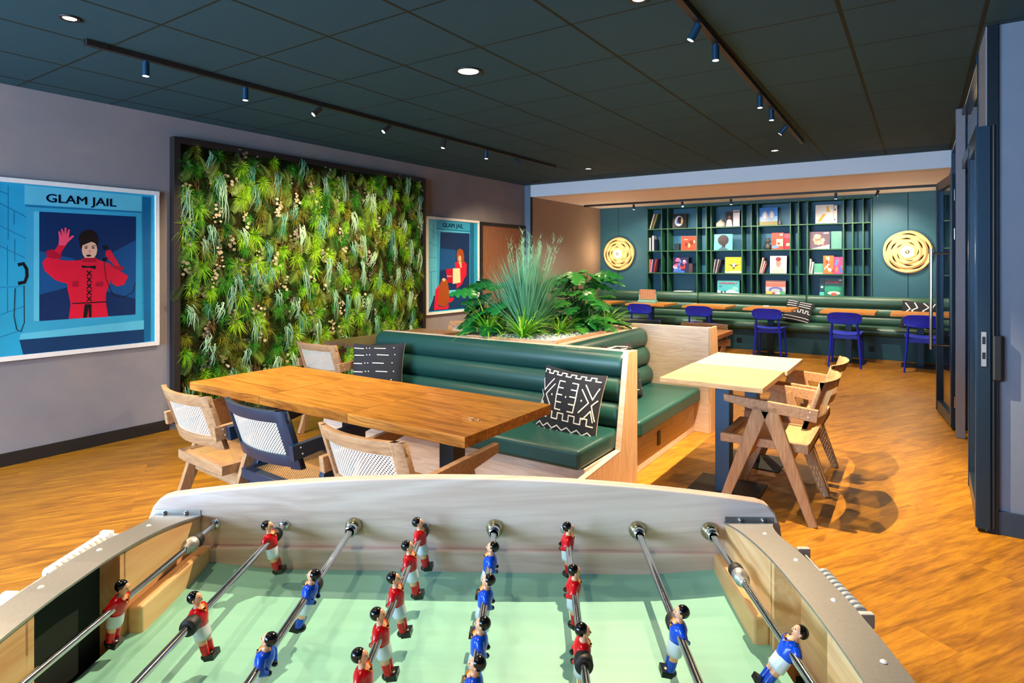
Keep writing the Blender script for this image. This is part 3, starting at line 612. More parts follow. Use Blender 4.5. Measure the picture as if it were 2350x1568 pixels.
# ------------------------------------------------------------------ blue cafe chairs
def make_blue(label, loc, rz, group):
    t = thing('cafe_chair', label, 'chair', loc, rz, group)
    m = MB(); pts = []
    n = 24
    def outline(k):
        a = 2 * PI * k / n; c, s_ = math.cos(a), math.sin(a)
        return (.215 * abs(c) ** .55 * (1 if c > 0 else -1), .083 * abs(s_) ** .7 * (1 if s_ > 0 else -1))
    for th in (0, .012):
        ring = [outline(k) for k in range(n)]
        V = [(x, -.235 - .035 * (1 - (x / .215) ** 2) - .18 * z - th, .692 + z) for x, z in ring] + [(0, -.27 - th, .692)]
        m.add(V, [(k, (k + 1) % n, n) for k in range(n)], 0, True)
    V = []
    for th in (0, .012): V += [(x, -.235 - .035 * (1 - (x / .215) ** 2) - .18 * z - th, .692 + z) for x, z in [outline(k) for k in range(n)]]
    m.add(V, [(k, (k + 1) % n, n + (k + 1) % n, n + k) for k in range(n)])
    build('backrest', m, M['blue'], t)
    m = MB(); L = [-.2, -.15, -.08, 0, .08, .15, .2]
    m.slab(lambda u, v, q: (u * (1 + .12 * v), v, .447 + .022 * (abs(u) / .2) ** 2 + .01 * abs(v) * 2 + q), L, [-.19, -.1, 0, .1, .2], .014); build('seat', m, M['blue_seat'], t)
    m = MB(); m.box(-.165, -.185, .40, .165, -.165, .45); m.box(-.165, .15, .40, .165, .17, .45); m.box(-.18, -.17, .40, -.16, .16, .45); m.box(.16, -.17, .40, .18, .16, .45)
    build('seat_rail', m, M['blue'], t, bevel=.002)
    for sd in (-1, 1):
        m = MB(); m.tube([(sd * .20, -.235, 0), (sd * .178, -.195, .30), (sd * .168, -.19, .46), (sd * .155, -.222, .60), (sd * .152, -.252, .745)], [.011, .015, .018, .015, .011], 10)
        l = build('leg', m, M['blue'], t)
        for z in (.665, .71):
            m = MB(); m.ball((sd * .153, -.268 - .18 * (z - .692), z), .0045, 8, 5); build('screw', m, M['chrome'], l)
        m = MB(); m.tube([(sd * .20, .205, 0), (sd * .175, .165, .44)], [.011, .018], 10); build('leg', m, M['blue'], t)
    return t
GB = 'cobalt blue chairs at the wall bench'
def blue_at(x, yb, *a): return (x, yb + .26, 0)
bc = make_blue('cobalt blue chair at the table with the board game, partly behind plants', blue_at(-3.93, 9.72), 0, GB)
for x, y, l in [(-2.945, 9.74, 'cobalt blue chair second from the left along the wall bench'), (-1.925, 9.76, 'cobalt blue chair at the bench table just left of the far cushion'),
                (-.877, 9.58, 'cobalt blue chair standing alone right of the far striped cushion'), (.02, 9.62, 'cobalt blue chair partly behind the long chrome door pull')]:
    dup(bc, blue_at(x, y), 0, l)

# ------------------------------------------------------------------ tables
def make_table(name, label, x0, y0, x1, y1, mat, group, th=.042, col=(0, 0), plate=.42, cw_=.09, top=.75, cm='steel_dark', py=0):
    cx, cy = (x0 + x1) / 2, (y0 + y1) / 2
    t = thing(name, label, 'table', (cx, cy, 0), 0, group)
    m = MB(); m.box(x0 - cx, y0 - cy, top - th, x1 - cx, y1 - cy, top); build('tabletop', m, mat, t, bevel=.002)
    m = MB(); m.box(col[0] - cw_ / 2, col[1] - cw_ / 2, .01, col[0] + cw_ / 2, col[1] + cw_ / 2, top - th - .006); build('column', m, M[cm], t, bevel=.004)
    m = MB(); m.box(-.16, -.16, top - th - .006, .16, .16, top - th); build('top_bracket', m, M['near_black'], t)
    m = MB(); m.box(col[0] - plate / 2, col[1] + py - plate * .42, 0, col[0] + plate / 2, col[1] + py + plate * .42, .01); build('base_plate', m, M['near_black'], t, bevel=.002)
    return t
g = 'square orange tables pushed into one long table'
gap = .0022
make_table('square_table', 'orange-brown wood table, left third of the long table', -3.612, 1.948, -2.925 - gap, 2.645, M['table_wood'], g, .046, cm='near_black')
make_table('square_table', 'orange-brown wood table, middle third of the long table', -2.924, 1.948, -2.236 - gap, 2.645, M['table_wood'], g, .046, cm='near_black')
tb = make_table('square_table', 'orange-brown wood table, right end of the long table with a pale mark', -2.236, 1.948, -1.535, 2.645, M['table_wood'], g, .046, cm='near_black')
m = MB(); r = random.Random(2)
for _ in range(46):
    x, y, q = r.gauss(.205, .022), r.gauss(-.108, .012), r.uniform(.0015, .006); m.add([(x + q * math.cos(k * PI / 3) * 1.6, y + q * math.sin(k * PI / 3), .7502) for k in range(6)], [tuple(range(6))])
build('pale_mark', m, plain('pale worn mark', '#d8b08c', .6), tb, recalc=False)
g = 'pale oak tables by the right booth'; M['pale_table2'] = wood('lighter oak top', '#d6bf9e', '#bea27c', 'x', .4, .9, rings=.4)
make_table('square_table', 'pale oak table, nearer of the two beside the side-on armchair', -1.341, 3.645, -.738, 4.303, M['pale_table'], g, .03, (0, .01), py=.08)
make_table('square_table', 'pale oak table, farther and lighter of the two by the right booth', -1.335, 4.308, -.722, 4.93, M['pale_table2'], g, .03, (0, .1), py=.0)
g = 'dim brown tables behind the left booth end'
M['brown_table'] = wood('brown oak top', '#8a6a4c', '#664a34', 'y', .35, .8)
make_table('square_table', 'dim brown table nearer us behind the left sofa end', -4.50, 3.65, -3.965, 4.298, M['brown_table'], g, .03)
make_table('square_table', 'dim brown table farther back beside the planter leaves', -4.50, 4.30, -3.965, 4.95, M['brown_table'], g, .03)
make_table('square_table', 'orange wood table peeking out right of the booth divider', -2.33, 5.95, -1.64, 6.63, M['table_wood'], None, .04, (0, -.26), cm='near_black')
g = 'orange tables along the wall bench'
M['orange_table'] = wood('orange oak top', '#e0963c', '#c07826', 'x', .35, .8)
for x0, l in [(-5.29, 'orange bench table at far left, mostly hidden by plants'), (-4.30, 'orange bench table carrying the cane-coloured board game'), (-3.29, 'orange bench table second right of the board game one'),
              (-2.32, 'orange bench table with small papers, left of the far cushion'), (-1.235, 'orange bench table right of the far striped cushion'), (-.35, 'orange bench table at far right behind the chrome door pull')]:
    make_table('bench_table', l, x0, 9.98, x0 + .70, 10.66, M['orange_table'], g, .034, plate=.46, cw_=.085)

# ------------------------------------------------------------------ booth sofas
def sofa(label, L, loc, rz, end=None, group='green leather booth sofas around the planter', depth=.76, plank=True, top=.87, divider=None):
    # local: x 0..L, back plane y=0, sits towards -y
    t = thing('booth_sofa', label, 'sofa', loc, rz, group)
    m = MB(); m.box(0, -depth + .06, 0, L, -.02, .265); build('base', m, M['booth_wood'], t, bevel=.003)
    m = MB(); m.box(0, -.045, .265, L, -.02, top - .02); build('back_board', m, M['booth_wood'], t)
    m = MB(); m.box(.004, -depth, .265, L - .004, -.13, .385); build('seat_cushion', m, M['leather'], t, bevel=.028, seg=5, soft=True)
    for zc, yc in ((.455, -.145), (.62, -.115), (.78, -.09)):
        m = MB(); n = 20; prof = []
        def ring(x, k):
            return [(x, yc + .072 * k * math.cos(2 * PI * i / n), zc + .089 * k * math.sin(2 * PI * i / n)) for i in range(n)]
        xs = [(.0, .0), (.0, .72), (.006, .88), (.02, .97), (.04, 1), (L - .04, 1), (L - .02, .97), (L - .006, .88), (L, .72), (L, 0)]
        V = []
        for x, k in xs: V += ring(x, k)
        m.add(V, [(a * n + i, a * n + (i + 1) % n, (a + 1) * n + (i + 1) % n, (a + 1) * n + i) for a in range(len(xs) - 1) for i in range(n)], 0, True)
        build('back_roll', m, M['leather'], t)
    if plank:
        m = MB(); m.box(0, -.06, top - .02, L, 0, top); build('top_rail', m, M['booth_wood'], t, bevel=.003)
    if end is not None:
        for e in end:
            x0, x1 = (L, L + .035) if e > 0 else (-.035, 0)
            pr = [(0, 0), (-depth - .03, 0), (-depth - .03, .235), (-.275, .27), (-.15, top + .005), (0, top + .005)]
            m = MB(); m.prism(pr, 'x', x0, x1); p = build('end_panel', m, M['booth_wood_z'], t)
            m = MB()
            for i in range(2, 4):
                q0, q1 = pr[i], pr[i + 1] if i + 1 < len(pr) else pr[0]
                m.beam(((x0 + x1) / 2, q0[0], q0[1]), ((x0 + x1) / 2, q1[0], q1[1]), .004, x1 - x0 + .002)
            build('edge_band', m, M['booth_wood'], p)
    return t
SA = sofa('green leather booth sofa facing the long orange table, with a tall end panel', 2.29, (-3.90, 3.86, 0), 0, (1,))
SB = sofa('green leather booth sofa facing the pale oak tables', 1.37, (-2.205, 3.90, 0), PI / 2, None, depth=.635)
m = MB(); m.box(.78 - .30, -.583, .095, .78 - .245, -.573, .195); build('socket', m, M['near_black'], SB, bevel=.003)
SD = sofa('dark booth sofa back behind the left leaves, facing the dim brown tables', 1.33, (-3.06, 5.23, 0), -PI / 2, None, depth=.60)
SC_ = sofa('booth sofa turned away from us whose pale wooden back forms the divider', 2.33, (-1.53, 5.30, 0), PI, None, depth=.70)
m = MB(); m.box(-.0, -.0, 0, .68, .03, .905); m.box(-.025, -.02, 0, .0, .03, .905); build('divider_panel', m, M['booth_wood'], SC_, bevel=.003)
m = MB(); m.prism([(0.03, 0), (-.73, 0), (-.73, .235), (-.27, .27), (-.15, .905), (0.03, .905)], 'x', -.045, -.025); build('end_panel', m, M['booth_wood_z'], SC_, bevel=.003)
# planter box in the middle
t = thing('planter_box', 'pinkish wood-rimmed planter box in the middle of the booths', 'planter', (-2.63, 4.55, 0))
m = MB(); X0, X1, Y0, Y1 = -.41, .40, -.67, .67
for b in ((X0, Y0, X1, Y0 + .02), (X0, Y1 - .02, X1, Y1), (X0, Y0, X0 + .02, Y1), (X1 - .02, Y0, X1, Y1)): m.box(b[0], b[1], 0, b[2], b[3], .862)
build('box_walls', m, M['booth_wood'], t)
m = MB()
for b in ((X0, Y0 - .0, X1, Y0 + .03), (X0, Y1 - .03, X1, Y1), (X0, Y0, X0 + .03, Y1), (X1 - .035, Y0, X1 + .02, Y1)): m.box(b[0], b[1], .862, b[2], b[3], .88)
build('rim', m, wood('pink beech rim', '#d8ae8c', '#c0906c', 'y', .5, 1), t, bevel=.002)
m = MB(); m.box(X0 + .02, Y0 + .02, .70, X1 - .02, Y1 - .02, .80); build('liner', m, M['pot_dark'], t)
m = MB(); r = random.Random(5)
for i in range(2600):
    x, y = r.uniform(-3.0, -2.27), r.uniform(3.92, 5.18); q = r.uniform(.007, .014)
    rot = Euler((r.random() * 6, r.random() * 6, r.random() * 6)).to_matrix()
    V = [rot @ Vector(p) * q for p in ((1, 0, 0), (-1, 0, 0), (0, .8, 0), (0, -.8, 0), (0, 0, .7), (0, 0, -.7))]
    z = .862 + r.uniform(0, .012)
    m.add([(v.x + x, v.y + y, v.z + z) for v in V], [(0, 2, 4), (2, 1, 4), (1, 3, 4), (3, 0, 4), (2, 0, 5), (1, 2, 5), (3, 1, 5), (0, 3, 5)])
m.box(-3.01, 3.905, .80, -2.26, 5.195, .861)
tag(build('white_gravel', m, M['gravel'], recalc=False), 'bed of white gravel filling the planter', 'gravel', kind='stuff')

# ------------------------------------------------------------------ cushions
M['cloth_dark'] = plain('charcoal mud cloth', '#23262f', .9, var=.12, vs=60)
M['cloth_line'] = plain('chalk white pattern', '#e8e4dc', .9)
M['cloth_back'] = plain('cream cushion back', '#d8cdb8', .9)
def cushion(label, c, tilt, rz, S, pats, roll=0):
    # local: face looks towards -y; u,v in -1..1
    t = thing('cushion', label, 'cushion', c, rz, 'dark cushions with white line patterns')
    hs = S / 2
    rotm = Matrix.Rotation(tilt, 3, 'X') @ Matrix.Rotation(roll, 3, 'Y')
    def surf(u, v, side, off=0):
        pin = 1 - .07 * (1 - abs(u) ** 2) * abs(v) ** 3 ; pin2 = 1 - .07 * (1 - abs(v) ** 2) * abs(u) ** 3
        th = .062 * (max(0, 1 - u * u) ** .45) * (max(0, 1 - v * v) ** .45) + .004
        wr = .004 * math.sin(u * 5 + v * 3) * (1 - u * u) * (1 - v * v)
        p = Vector((u * hs * pin2, side * (th + wr + off), v * hs * pin)); return tuple(rotm @ p)
    N = 16; g = [-1 + 2 * i / N for i in range(N + 1)]
    m = MB(); m.grid(lambda u, v: surf(u, v, -1), g, g, 0)
    m.grid(lambda u, v: surf(u, v, 1), g, g, 2)
    for e in (-1, 1):
        m.grid(lambda u, s_: surf(u, e, s_), g, [-1, 1], 0); m.grid(lambda v, s_: surf(e, v, s_), g, [-1, 1], 2 if e > 0 else 0)
    for P, w in pats:
        for i in range(len(P) - 1):
            a, b = P[i], P[i + 1]; L = math.hypot(b[0] - a[0], b[1] - a[1]); n = max(1, int(L / .08)); dx, dy = (b[0] - a[0]) / (L or 1), (b[1] - a[1]) / (L or 1)
            w2 = w / 2; ex = w2 * .6
            V = []
            for k in range(n + 1):
                q = k / n; x = a[0] + (b[0] - a[0]) * q + dx * (ex if k == n else -ex if k == 0 else 0); y = a[1] + (b[1] - a[1]) * q + dy * (ex if k == n else -ex if k == 0 else 0)
                V += [surf(max(-1, min(1, x - dy * w2)), max(-1, min(1, y + dx * w2)), -1, .0022), surf(max(-1, min(1, x + dy * w2)), max(-1, min(1, y - dx * w2)), -1, .0022)]
            m.add(V, [(2 * k, 2 * k + 1, 2 * k + 3, 2 * k + 2) for k in range(n)], 1)
    build('cover', m, [M['cloth_dark'], M['cloth_line'], M['cloth_back']], t, recalc=False); return t
def key(y, h, n, x0=-.92, x1=.92, duty=.5):
    P = []; w = (x1 - x0) / n
    for i in range(n):
        a = x0 + i * w; P += [(a, y), (a, y + h), (a + w * duty, y + h), (a + w * duty, y)]
    return P + [(x1, y)]
def zig(y, h, n): return [(-.95 + 1.9 * i / (2 * n), y + (h if i % 2 else 0)) for i in range(2 * n + 1)]
W_ = .035
pA = [(key(.80, .09, 6), W_), (key(-.40, .17, 5), W_), (zig(-.68, .11, 6), W_), (zig(-.92, .11, 6), W_)]
for k in range(8): pA.append(([(-.80 + .22 * k, -.735), (-.785 + .22 * k, -.735)], .05))
for s_ in (-1, 1):
    pA += [([(s_ * .12, .64), (s_ * .3, .64), (s_ * .32, .2), (s_ * .3, -.14), (s_ * .12, -.14)], W_)]
    for q in (.45, .26, .06): pA.append(([(s_ * .3, q), (s_ * .13, q)], W_))
    pA += [([(s_ * .93, .62), (s_ * .80, .30), (s_ * .52, .66)], W_), ([(s_ * .44, .52), (s_ * .70, .20), (s_ * .46, -.10)], W_),
           ([(s_ * .95, .30), (s_ * .80, .14), (s_ * .95, -.24)], W_), ([(s_ * .60, -.26), (s_ * .80, .0), (s_ * .90, -.28)], W_), ([(s_ * .48, .22), (s_ * .49, .22)], .05)]
pA.append(([(0, .23), (.01, .23)], .05))
cushion('large charcoal cushion with white mud-cloth symbols leaning on the front sofa', (-1.885, 3.485, .532), math.radians(-14), math.radians(-4), .47, pA, math.radians(3))
pB = []
for j, y in enumerate((.82, .55, .25, -.05, -.35, -.65)):
    o = (.25 if j % 2 else 0)
    for x in (-.95 + o * .2, -.1 + o * .6): pB.append(([(x, y), (x + .42, y - .02)], .03))
    for x in (-.42 + o * .2, -.3 + o * .2, .62 + o * .3): pB.append(([(x, y), (x + .02, y)], .035))
cushion('navy cushion with dashed white lines at the left end of the front sofa', (-3.62, 3.47, .595), math.radians(-14), math.radians(24), .44, pB, math.radians(-2))
cushion('dark cushion with white dots half hidden behind the front sofa end panel', (-1.93, 4.44, .60), math.radians(-16), math.radians(86), .46, pB + [([(-.8, .9), (-.2, .97), (.5, .85)], .05)], math.radians(2))
pC = [(key(-.1, .22, 5), .05), ([(-.9, -.5), (.9, -.52)], .05), ([(-.9, -.75), (.9, -.75)], .04)]
for j, y in enumerate((.82, .60, .40)):
    pC += [([(-.9, y), (-.2, y)], .045), ([(0, y - .02), (.8, y)], .045)]
cushion('dark cushion with white wavy stripes lying askew on the wall bench', (-1.66, 10.86, .655), math.radians(-28), math.radians(6), .42, pC, math.radians(12))
pD = [([(-.8, .8), (-.5, .4), (-.8, .1)], .07), ([(-.3, .9), (-.1, .5), (-.4, .3), (-.1, .0)], .07), ([(.2, .9), (.5, .6), (.2, .3), (.5, 0)], .07), ([(.8, .9), (.6, .3)], .07), ([(-.7, -.3), (-.2, -.6), (.3, -.3), (.8, -.6)], .07), ([(-.7, -.7), (.7, -.9)], .06)]
cushion('dark cushion with white squiggles on the bench behind the chrome door pull', (-.02, 10.86, .665), math.radians(-20), math.radians(-4), .46, pD, math.radians(4))

# ------------------------------------------------------------------ wall bench
t = thing('wall_bench', 'long sage green leather bench with rolled back along the far wall', 'bench', (0, 0, 0))
m = MB(); m.box(-5.31, 10.76, 0, .295, PY + .28, .345); build('base', m, M['teal'], t)
for x, z in ((-2.557, .12), (-.618, .12)):
    m = MB(); m.box(x - .04, 10.752, z - .01, x + .04, 10.76, z + .07); build('socket', m, M['near_black'], t, bevel=.002)
m = MB(); m.box(-5.31, PY - .03, .345, .295, PY + .28, .88); build('back_board', m, M['teal'], t)
for a, b in ((-5.30, -3.33), (-3.325, -1.555), (-1.55, .285)):
    m = MB(); n = 20
    prof = [(10.70, .345), (10.665, .37), (10.655, .41), (10.665, .45), (10.70, .478), (10.78, .49), (11.0, .492), (11.0, .345)]
    m.prism(prof, 'x', a, b, 0, True); build('seat_cushion', m, M['leather_far'], t)
    for zc in (.835, .67, .55):
        h = .098 if zc > .8 else .09
        m = MB(); V = []
        xs = [(a, 0), (a, .8), (a + .012, .95), (a + .03, 1), (b - .03, 1), (b - .012, .95), (b, .8), (b, 0)]
        for x, k in xs: V += [(x, 11.03 + .075 * k * math.cos(2 * PI * i / n), zc + h * k * math.sin(2 * PI * i / n)) for i in range(n)]
        m.add(V, [(q * n + i, q * n + (i + 1) % n, (q + 1) * n + (i + 1) % n, (q + 1) * n + i) for q in range(7) for i in range(n)], 0, True)
        build('back_roll', m, M['leather_far'], t)

# ------------------------------------------------------------------ shelves
t = thing('record_shelves', 'dark green grid shelving with records above the wall bench', 'shelves', (0, 0, 0))
SB0, SB1 = PY - .015, PY + .285
XV = [-4.33, -4.07, -4.0, -3.925, -3.39, -3.215, -3.13, -2.60, -2.44, -2.34, -1.815, -1.69, -1.555, -1.03, -.90, -.755, -.635]
XV = [-4.33, -4.05, -3.93, -3.385, -3.215, -3.13, -2.595, -2.44, -2.34, -1.815, -1.69, -1.555, -1.03, -.90, -.755, -.64]
for x in XV:
    m = MB(); m.box(x - .009, SB0, .88, x + .009, SB1, 2.50); build('upright', m, M['shelf_green'], t)
for z in (2.105, 1.69, 1.278):
    m = MB(); m.box(-4.34, SB0 - .004, z - .018, -.63, SB1, z); build('shelf_board', m, M['shelf_green'], t)
m = MB(); m.box(-4.34, SB0, 2.485, -.63, SB1, 2.503); build('top_board', m, M['shelf_green'], t)
m = MB(); m.box(-4.34, SB1 - .01, .88, -.63, SB1, 2.5); build('back_panel', m, plain('petrol blue back', '#2c6c88', .5, var=.05, vs=2), t)

# records, books and games: each is a thin box with a printed face
def cover(x0, x1, z, h, base, label, shapes=(), cat='record', y=None, th=.012, lean=.07, group='records standing on the shelves', nm='record_sleeve', txt=()):
    w = x1 - x0; y = PY + .06 if y is None else y
    t = thing(nm, label, cat, (x0, y, z + .0015), 0, group); t.rotation_euler = (-lean, 0, 0)
    m = MB(); m.box(0, 0, 0, w, th, h, 0); cols = [base]
    k = 0
    for c, P in shapes:
        if c not in cols: cols.append(c)
        k += 1; m.add([(min(1, max(0, a)) * w, -.0003 * k, min(1, max(0, b)) * h) for a, b in P], [tuple(range(len(P)))], cols.index(c))
    for c, s_, X, Z_, W2, hh in txt:
        if c not in cols: cols.append(c)
        add_text(m, s_, hh, lambda a, b, cc: (X * w + a, -.004 - cc, Z_ * h + b), cols.index(c), W2 * w)
    build('sleeve', m, [pm(c, c) for c in cols], t, recalc=False); return t
def el(cx, cy, rx, ry, n=16): return [(cx + rx * math.cos(2 * PI * i / n), cy + ry * math.sin(2 * PI * i / n)) for i in range(n)]
def blobs(seed, cols, n, lo=.1, hi=.9):
    r = random.Random(seed); return [(r.choice(cols), el(r.uniform(lo, hi), r.uniform(lo, hi), r.uniform(.04, .16), r.uniform(.04, .18), 9)) for _ in range(n)]
r1, r2, r3, r4 = 2.105, 1.69, 1.278, .93
cover(-3.865, -3.60, r1, .27, '#0d0f16', 'black record sleeve with a white and orange ring, top row left', [('#c9d6ea', el(.45, .5, .3, .36)), ('#0d0f16', el(.52, .55, .18, .25)), ('#e0a050', el(.66, .5, .06, .28)), ('#2a4fae', el(.36, .42, .08, .1))])
cover(-2.90, -2.765, r1, .27, '#2a2228', 'dark sleeve with a white-clad figure beside the cream vase', [('#e6e4e8', [(.1, 0), (.9, 0), (.8, .42), (.5, .5), (.2, .42)]), ('#8a5a44', el(.5, .62, .17, .13)), ('#17151a', el(.5, .85, .4, .12))])
cover(-2.765, -2.655, r1, .29, '#d9d6e0', 'pale upright book with dark top lettering beside the dark sleeve', [('#2a2a33', [(.1 + i * .15, .84) if q == 0 else (.2 + i * .15, .84) if q == 1 else (.2 + i * .15, .95) if q == 2 else (.1 + i * .15, .95) for q in range(4)]) for i in range(6)], 'book', group=None, nm='book', th=.03)
cover(-2.335, -2.03, r1, .31, '#2f7fd8', 'blue sky record sleeve with two grey oval shapes, top row', [('#7fb2e0', [(0, .2), (1, .2), (1, .5), (0, .5)]), ('#8a7a3a', [(0, 0), (1, 0), (1, .22), (0, .22)]), ('#a8adb8', el(.34, .5, .15, .3)), ('#9aa0ad', el(.68, .52, .16, .3)), ('#d8dce6', el(.32, .56, .09, .2)), ('#c8ccd6', el(.7, .58, .09, .18))])
cover(-1.445, -1.18, r1, .31, '#f1efe8', 'white record sleeve with a slanting yellow shape, top right', [('#e8b51c', [(.12, .1), (.3, .12), (.58, .5), (.42, .5)]), ('#e8b51c', [(.62, .62), (.8, .62), (.72, .92), (.62, .95)])])
cover(-1.18, -1.13, r1, .30, '#ece6da', 'narrow cream sleeve edge just right of the white and yellow one', [('#3a3430', el(.4, .75, .2, .06)), ('#3a3430', el(.3, .2, .15, .05))], y=PY + .09)
cover(-3.70, -3.39, r2, .265, '#d8452c', 'orange-red record sleeve with dark figures, second row left', [('#7a2a22', el(.3, .42, .1, .16)), ('#7a2a22', el(.62, .55, .18, .16)), ('#e8b46a', el(.48, .35, .06, .16)), ('#f0a890', el(.78, .6, .05, .12)), ('#f0c8a8', [(.15, .75), (.4, .75), (.4, .78), (.15, .78)])])
cover(-3.10, -2.775, r2, .285, '#5fd0cc', 'turquoise record sleeve with a dark round silhouette', [('#2a1a1c', el(.5, .62, .3, .34)), ('#2a1a1c', [(.42, .1), (.6, .1), (.66, .45), (.44, .45)]), ('#3a5a6a', [(.2, 0), (.8, 0), (.6, .18), (.4, .18)])])
cover(-2.125, -1.935, r2, .285, '#e0472f', 'tall red-orange box with a cream picture, second row centre', [('#f3d9a4', [(.4, .2), (.95, .2), (.95, .62), (.4, .62)]), ('#6a93c8', el(.3, .15, .3, .1)), ('#f4ecd8', el(.8, .88, .12, .06)), ('#c03a2a', el(.6, .35, .12, .08))])
cover(-1.935, -1.815, r2, .27, '#b9202a', 'dark red book beside the red-orange box, second row', [('#e8b89a', el(.55, .3, .28, .1)), ('#d8465a', [(0, .72), (1, .72), (1, .95), (0, .95)])], 'book', y=PY + .085, group=None, nm='book', th=.03)
cover(-1.535, -1.235, r2, .285, '#6b5560', 'mauve record sleeve with a crowd of pale figures, second row right', blobs(4, ['#d89a72', '#e8c4a4', '#a86a50'], 14, .25, .75) + [('#e9c6cf', [(.1, 0), (1, 0), (1, .25), (.5, .12)]), ('#e8e0e6', [(.7, .88), (.95, .88), (.95, .94), (.7, .94)])])
cover(-1.225, -1.07, r2, .29, '#6fae9c', 'plain mint green rectangle right of the mauve sleeve', y=PY + .15)  # mint rectangle behind the row, built as a plain sleeve
cover(-3.86, -3.565, r3, .285, '#2a2448', 'dark purple record sleeve with red and pink scene, third row left', blobs(6, ['#c43a3a', '#e8c8d8', '#5a78c8', '#c86a9a'], 16, .15, .85) + [('#3a6ac0', [(.05, 0), (.8, 0), (.7, .14), (.05, .12)])])
cover(-2.905, -2.605, r3, .285, '#e2bd2c', 'mustard yellow record sleeve with a dark spiky motif', [('#2a2038', [(.5, .2), (.58, .4), (.85, .55), (.6, .5), (.55, .65), (.45, .65), (.4, .5), (.15, .6), (.42, .4)]), ('#d8dce8', el(.5, .5, .07, .14)), ('#d6d0b8', [(0, 0), (1, 0), (1, .14), (.4, .12), (0, .1)])])
cover(-2.15, -1.885, r3, .30, '#efece8', 'white record sleeve with a reddish head-and-shoulders shape', [('#e3c3b4', [(.1, 0), (.9, 0), (.88, .22), (.6, .36), (.4, .36), (.12, .22)]), ('#d48a74', el(.5, .6, .15, .24)), ('#8a2f28', el(.5, .82, .17, .12))])
cover(-1.33, -1.175, r3, .30, '#e0702a', 'orange record sleeve with curling shapes, third row right', blobs(8, ['#c8381e', '#f0b45a', '#8a3f8a', '#f4e0c4'], 12))
cover(-1.175, -1.035, r3, .28, '#d84a8a', 'pink and violet sleeve overlapping beside the orange one', blobs(9, ['#5a7fd0', '#f0b4c8', '#f08a4a', '#7a4ab0'], 10), y=PY + .085)
cover(-1.475, -1.335, r3, .17, '#5fae90', 'low mint box with a white base between the white books and orange sleeve', [('#f0ece8', [(0, 0), (1, 0), (1, .1), (0, .1)])], 'box', y=PY + .10, group=None, nm='box')
GG = 'board game boxes on the bench top'
cover(-3.04, -2.655, r4 - .05, .27, '#4fb8bc', 'turquoise board game box with pink-red lettering', [('#d8eef0', [(0, 0), (1, 0), (1, .2), (.6, .4), (.3, .22), (0, .35)]), ('#4a6a88', el(.14, .58, .07, .06, 8)), ('#2a3a4a', el(.2, .2, .05, .09, 8)), ('#2a3a4a', el(.36, .24, .04, .08, 8)), ('#8fd4c0', el(.8, .45, .14, .12))], 'board game', th=.05, group=GG, nm='board_game', txt=[('#d8304a', 'MONOPOLY', .08, .74, .82, .05)], lean=.05)
cover(-2.22, -1.90, r4 - .05, .28, '#c8705a', 'terracotta board game box with colourful crowd and arch', [('#e0a088', [(0, .86), (1, .86), (1, .98), (0, .98)]), ('#b9bcc6', [(0, .3), (1, .3), (1, .6), (0, .6)]), ('#5a6ab0', el(.5, .42, .34, .18)), ('#b9bcc6', el(.5, .38, .24, .12)), ('#e8c83a', el(.2, .18, .2, .16)), ('#d83a4a', el(.45, .14, .16, .13)), ('#f0ece8', el(.62, .16, .16, .14)), ('#58b06a', el(.85, .2, .14, .16)), ('#f0a0a8', el(.1, .08, .12, .1))], 'board game', th=.05, group=GG, nm='board_game', lean=.05)
cover(-1.31, -1.035, r4 - .05, .33, '#0f7a58', 'dark green board game box with red lettering and a pale dish shape', [('#0a3a34', [(0, .62), (1, .62), (1, 1), (0, 1)]), ('#1f9a70', el(.4, .45, .5, .14)), ('#e8e8c8', el(.5, .26, .34, .09)), ('#c8503a', el(.5, .2, .16, .08)), ('#f4f0e8', el(.84, .9, .1, .03))], 'board game', th=.05, group=GG, nm='board_game', txt=[('#d8303c', 'SCRABBLE', .06, .76, .8, .045)], lean=.05)
cover(-1.385, -1.315, r4 - .05, .33, '#123e42', 'narrow dark teal box side left of the green game', [('#5ac8b8', [(0, 0), (1, 0), (1, .3), (0, .3)]), ('#a8d8d0', el(.5, .55, .3, .06))], 'box', y=PY + .075, group=None, nm='box')
m = MB(); m.box(-3.83, PY + .02, .882, -3.50, PY + .22, .94); tag(build('paper_stack', m, pm('#d8dce0', '#d8dce0'), bevel=.002), 'low white box lying on the bench top under the left bay', 'box')
def books(x, z, specs, where):
    for i, (w, h, c, ang, nm) in enumerate(specs):
        m = MB(); m.box(0, 0, 0, w, .20, h)
        o = build('book', m, [pm(c, c)], bevel=.001); o.location = (x, PY + .05, z + .0015); o.rotation_euler = (0, -ang, 0) if ang < 0 else (0, ang, 0)
        if ang < 0: o.location.z = z + .0015; o.location.x = x
        tag(o, nm + ' ' + where, 'book', 'upright books and sleeves on the shelves'); x += w + .003 + (abs(ang) > 0) * .004
books(-4.312, r1, [(.02, .30, '#e8e2d2', -.28, 'cream leaning sleeve at the left end'), (.012, .30, '#8a5a48', -.3, 'thin brown leaning sleeve'), (.03, .31, '#6f7a34', -.32, 'olive leaning sleeve')], 'of the top shelf row')
books(-4.315, r2, [(.03, .25, '#dedee6', 0, 'white book with dark marks, first in line,'), (.022, .24, '#2a2630', 0, 'dark slim book between two white ones'), (.03, .29, '#eceaf0', 0, 'taller white book'), (.02, .22, '#2b3440', 0, 'dark short book at the right')], 'in the narrow left bay, second row')
books(-4.315, r3, [(.022, .25, '#e27a80', 0, 'pink upright sleeve'), (.012, .25, '#e8e4e2', -.12, 'thin white sleeve'), (.022, .25, '#3a2560', -.14, 'purple leaning sleeve'), (.03, .26, '#8a3238', -.18, 'dark red leaning sleeve')], 'in the narrow left bay, third row')
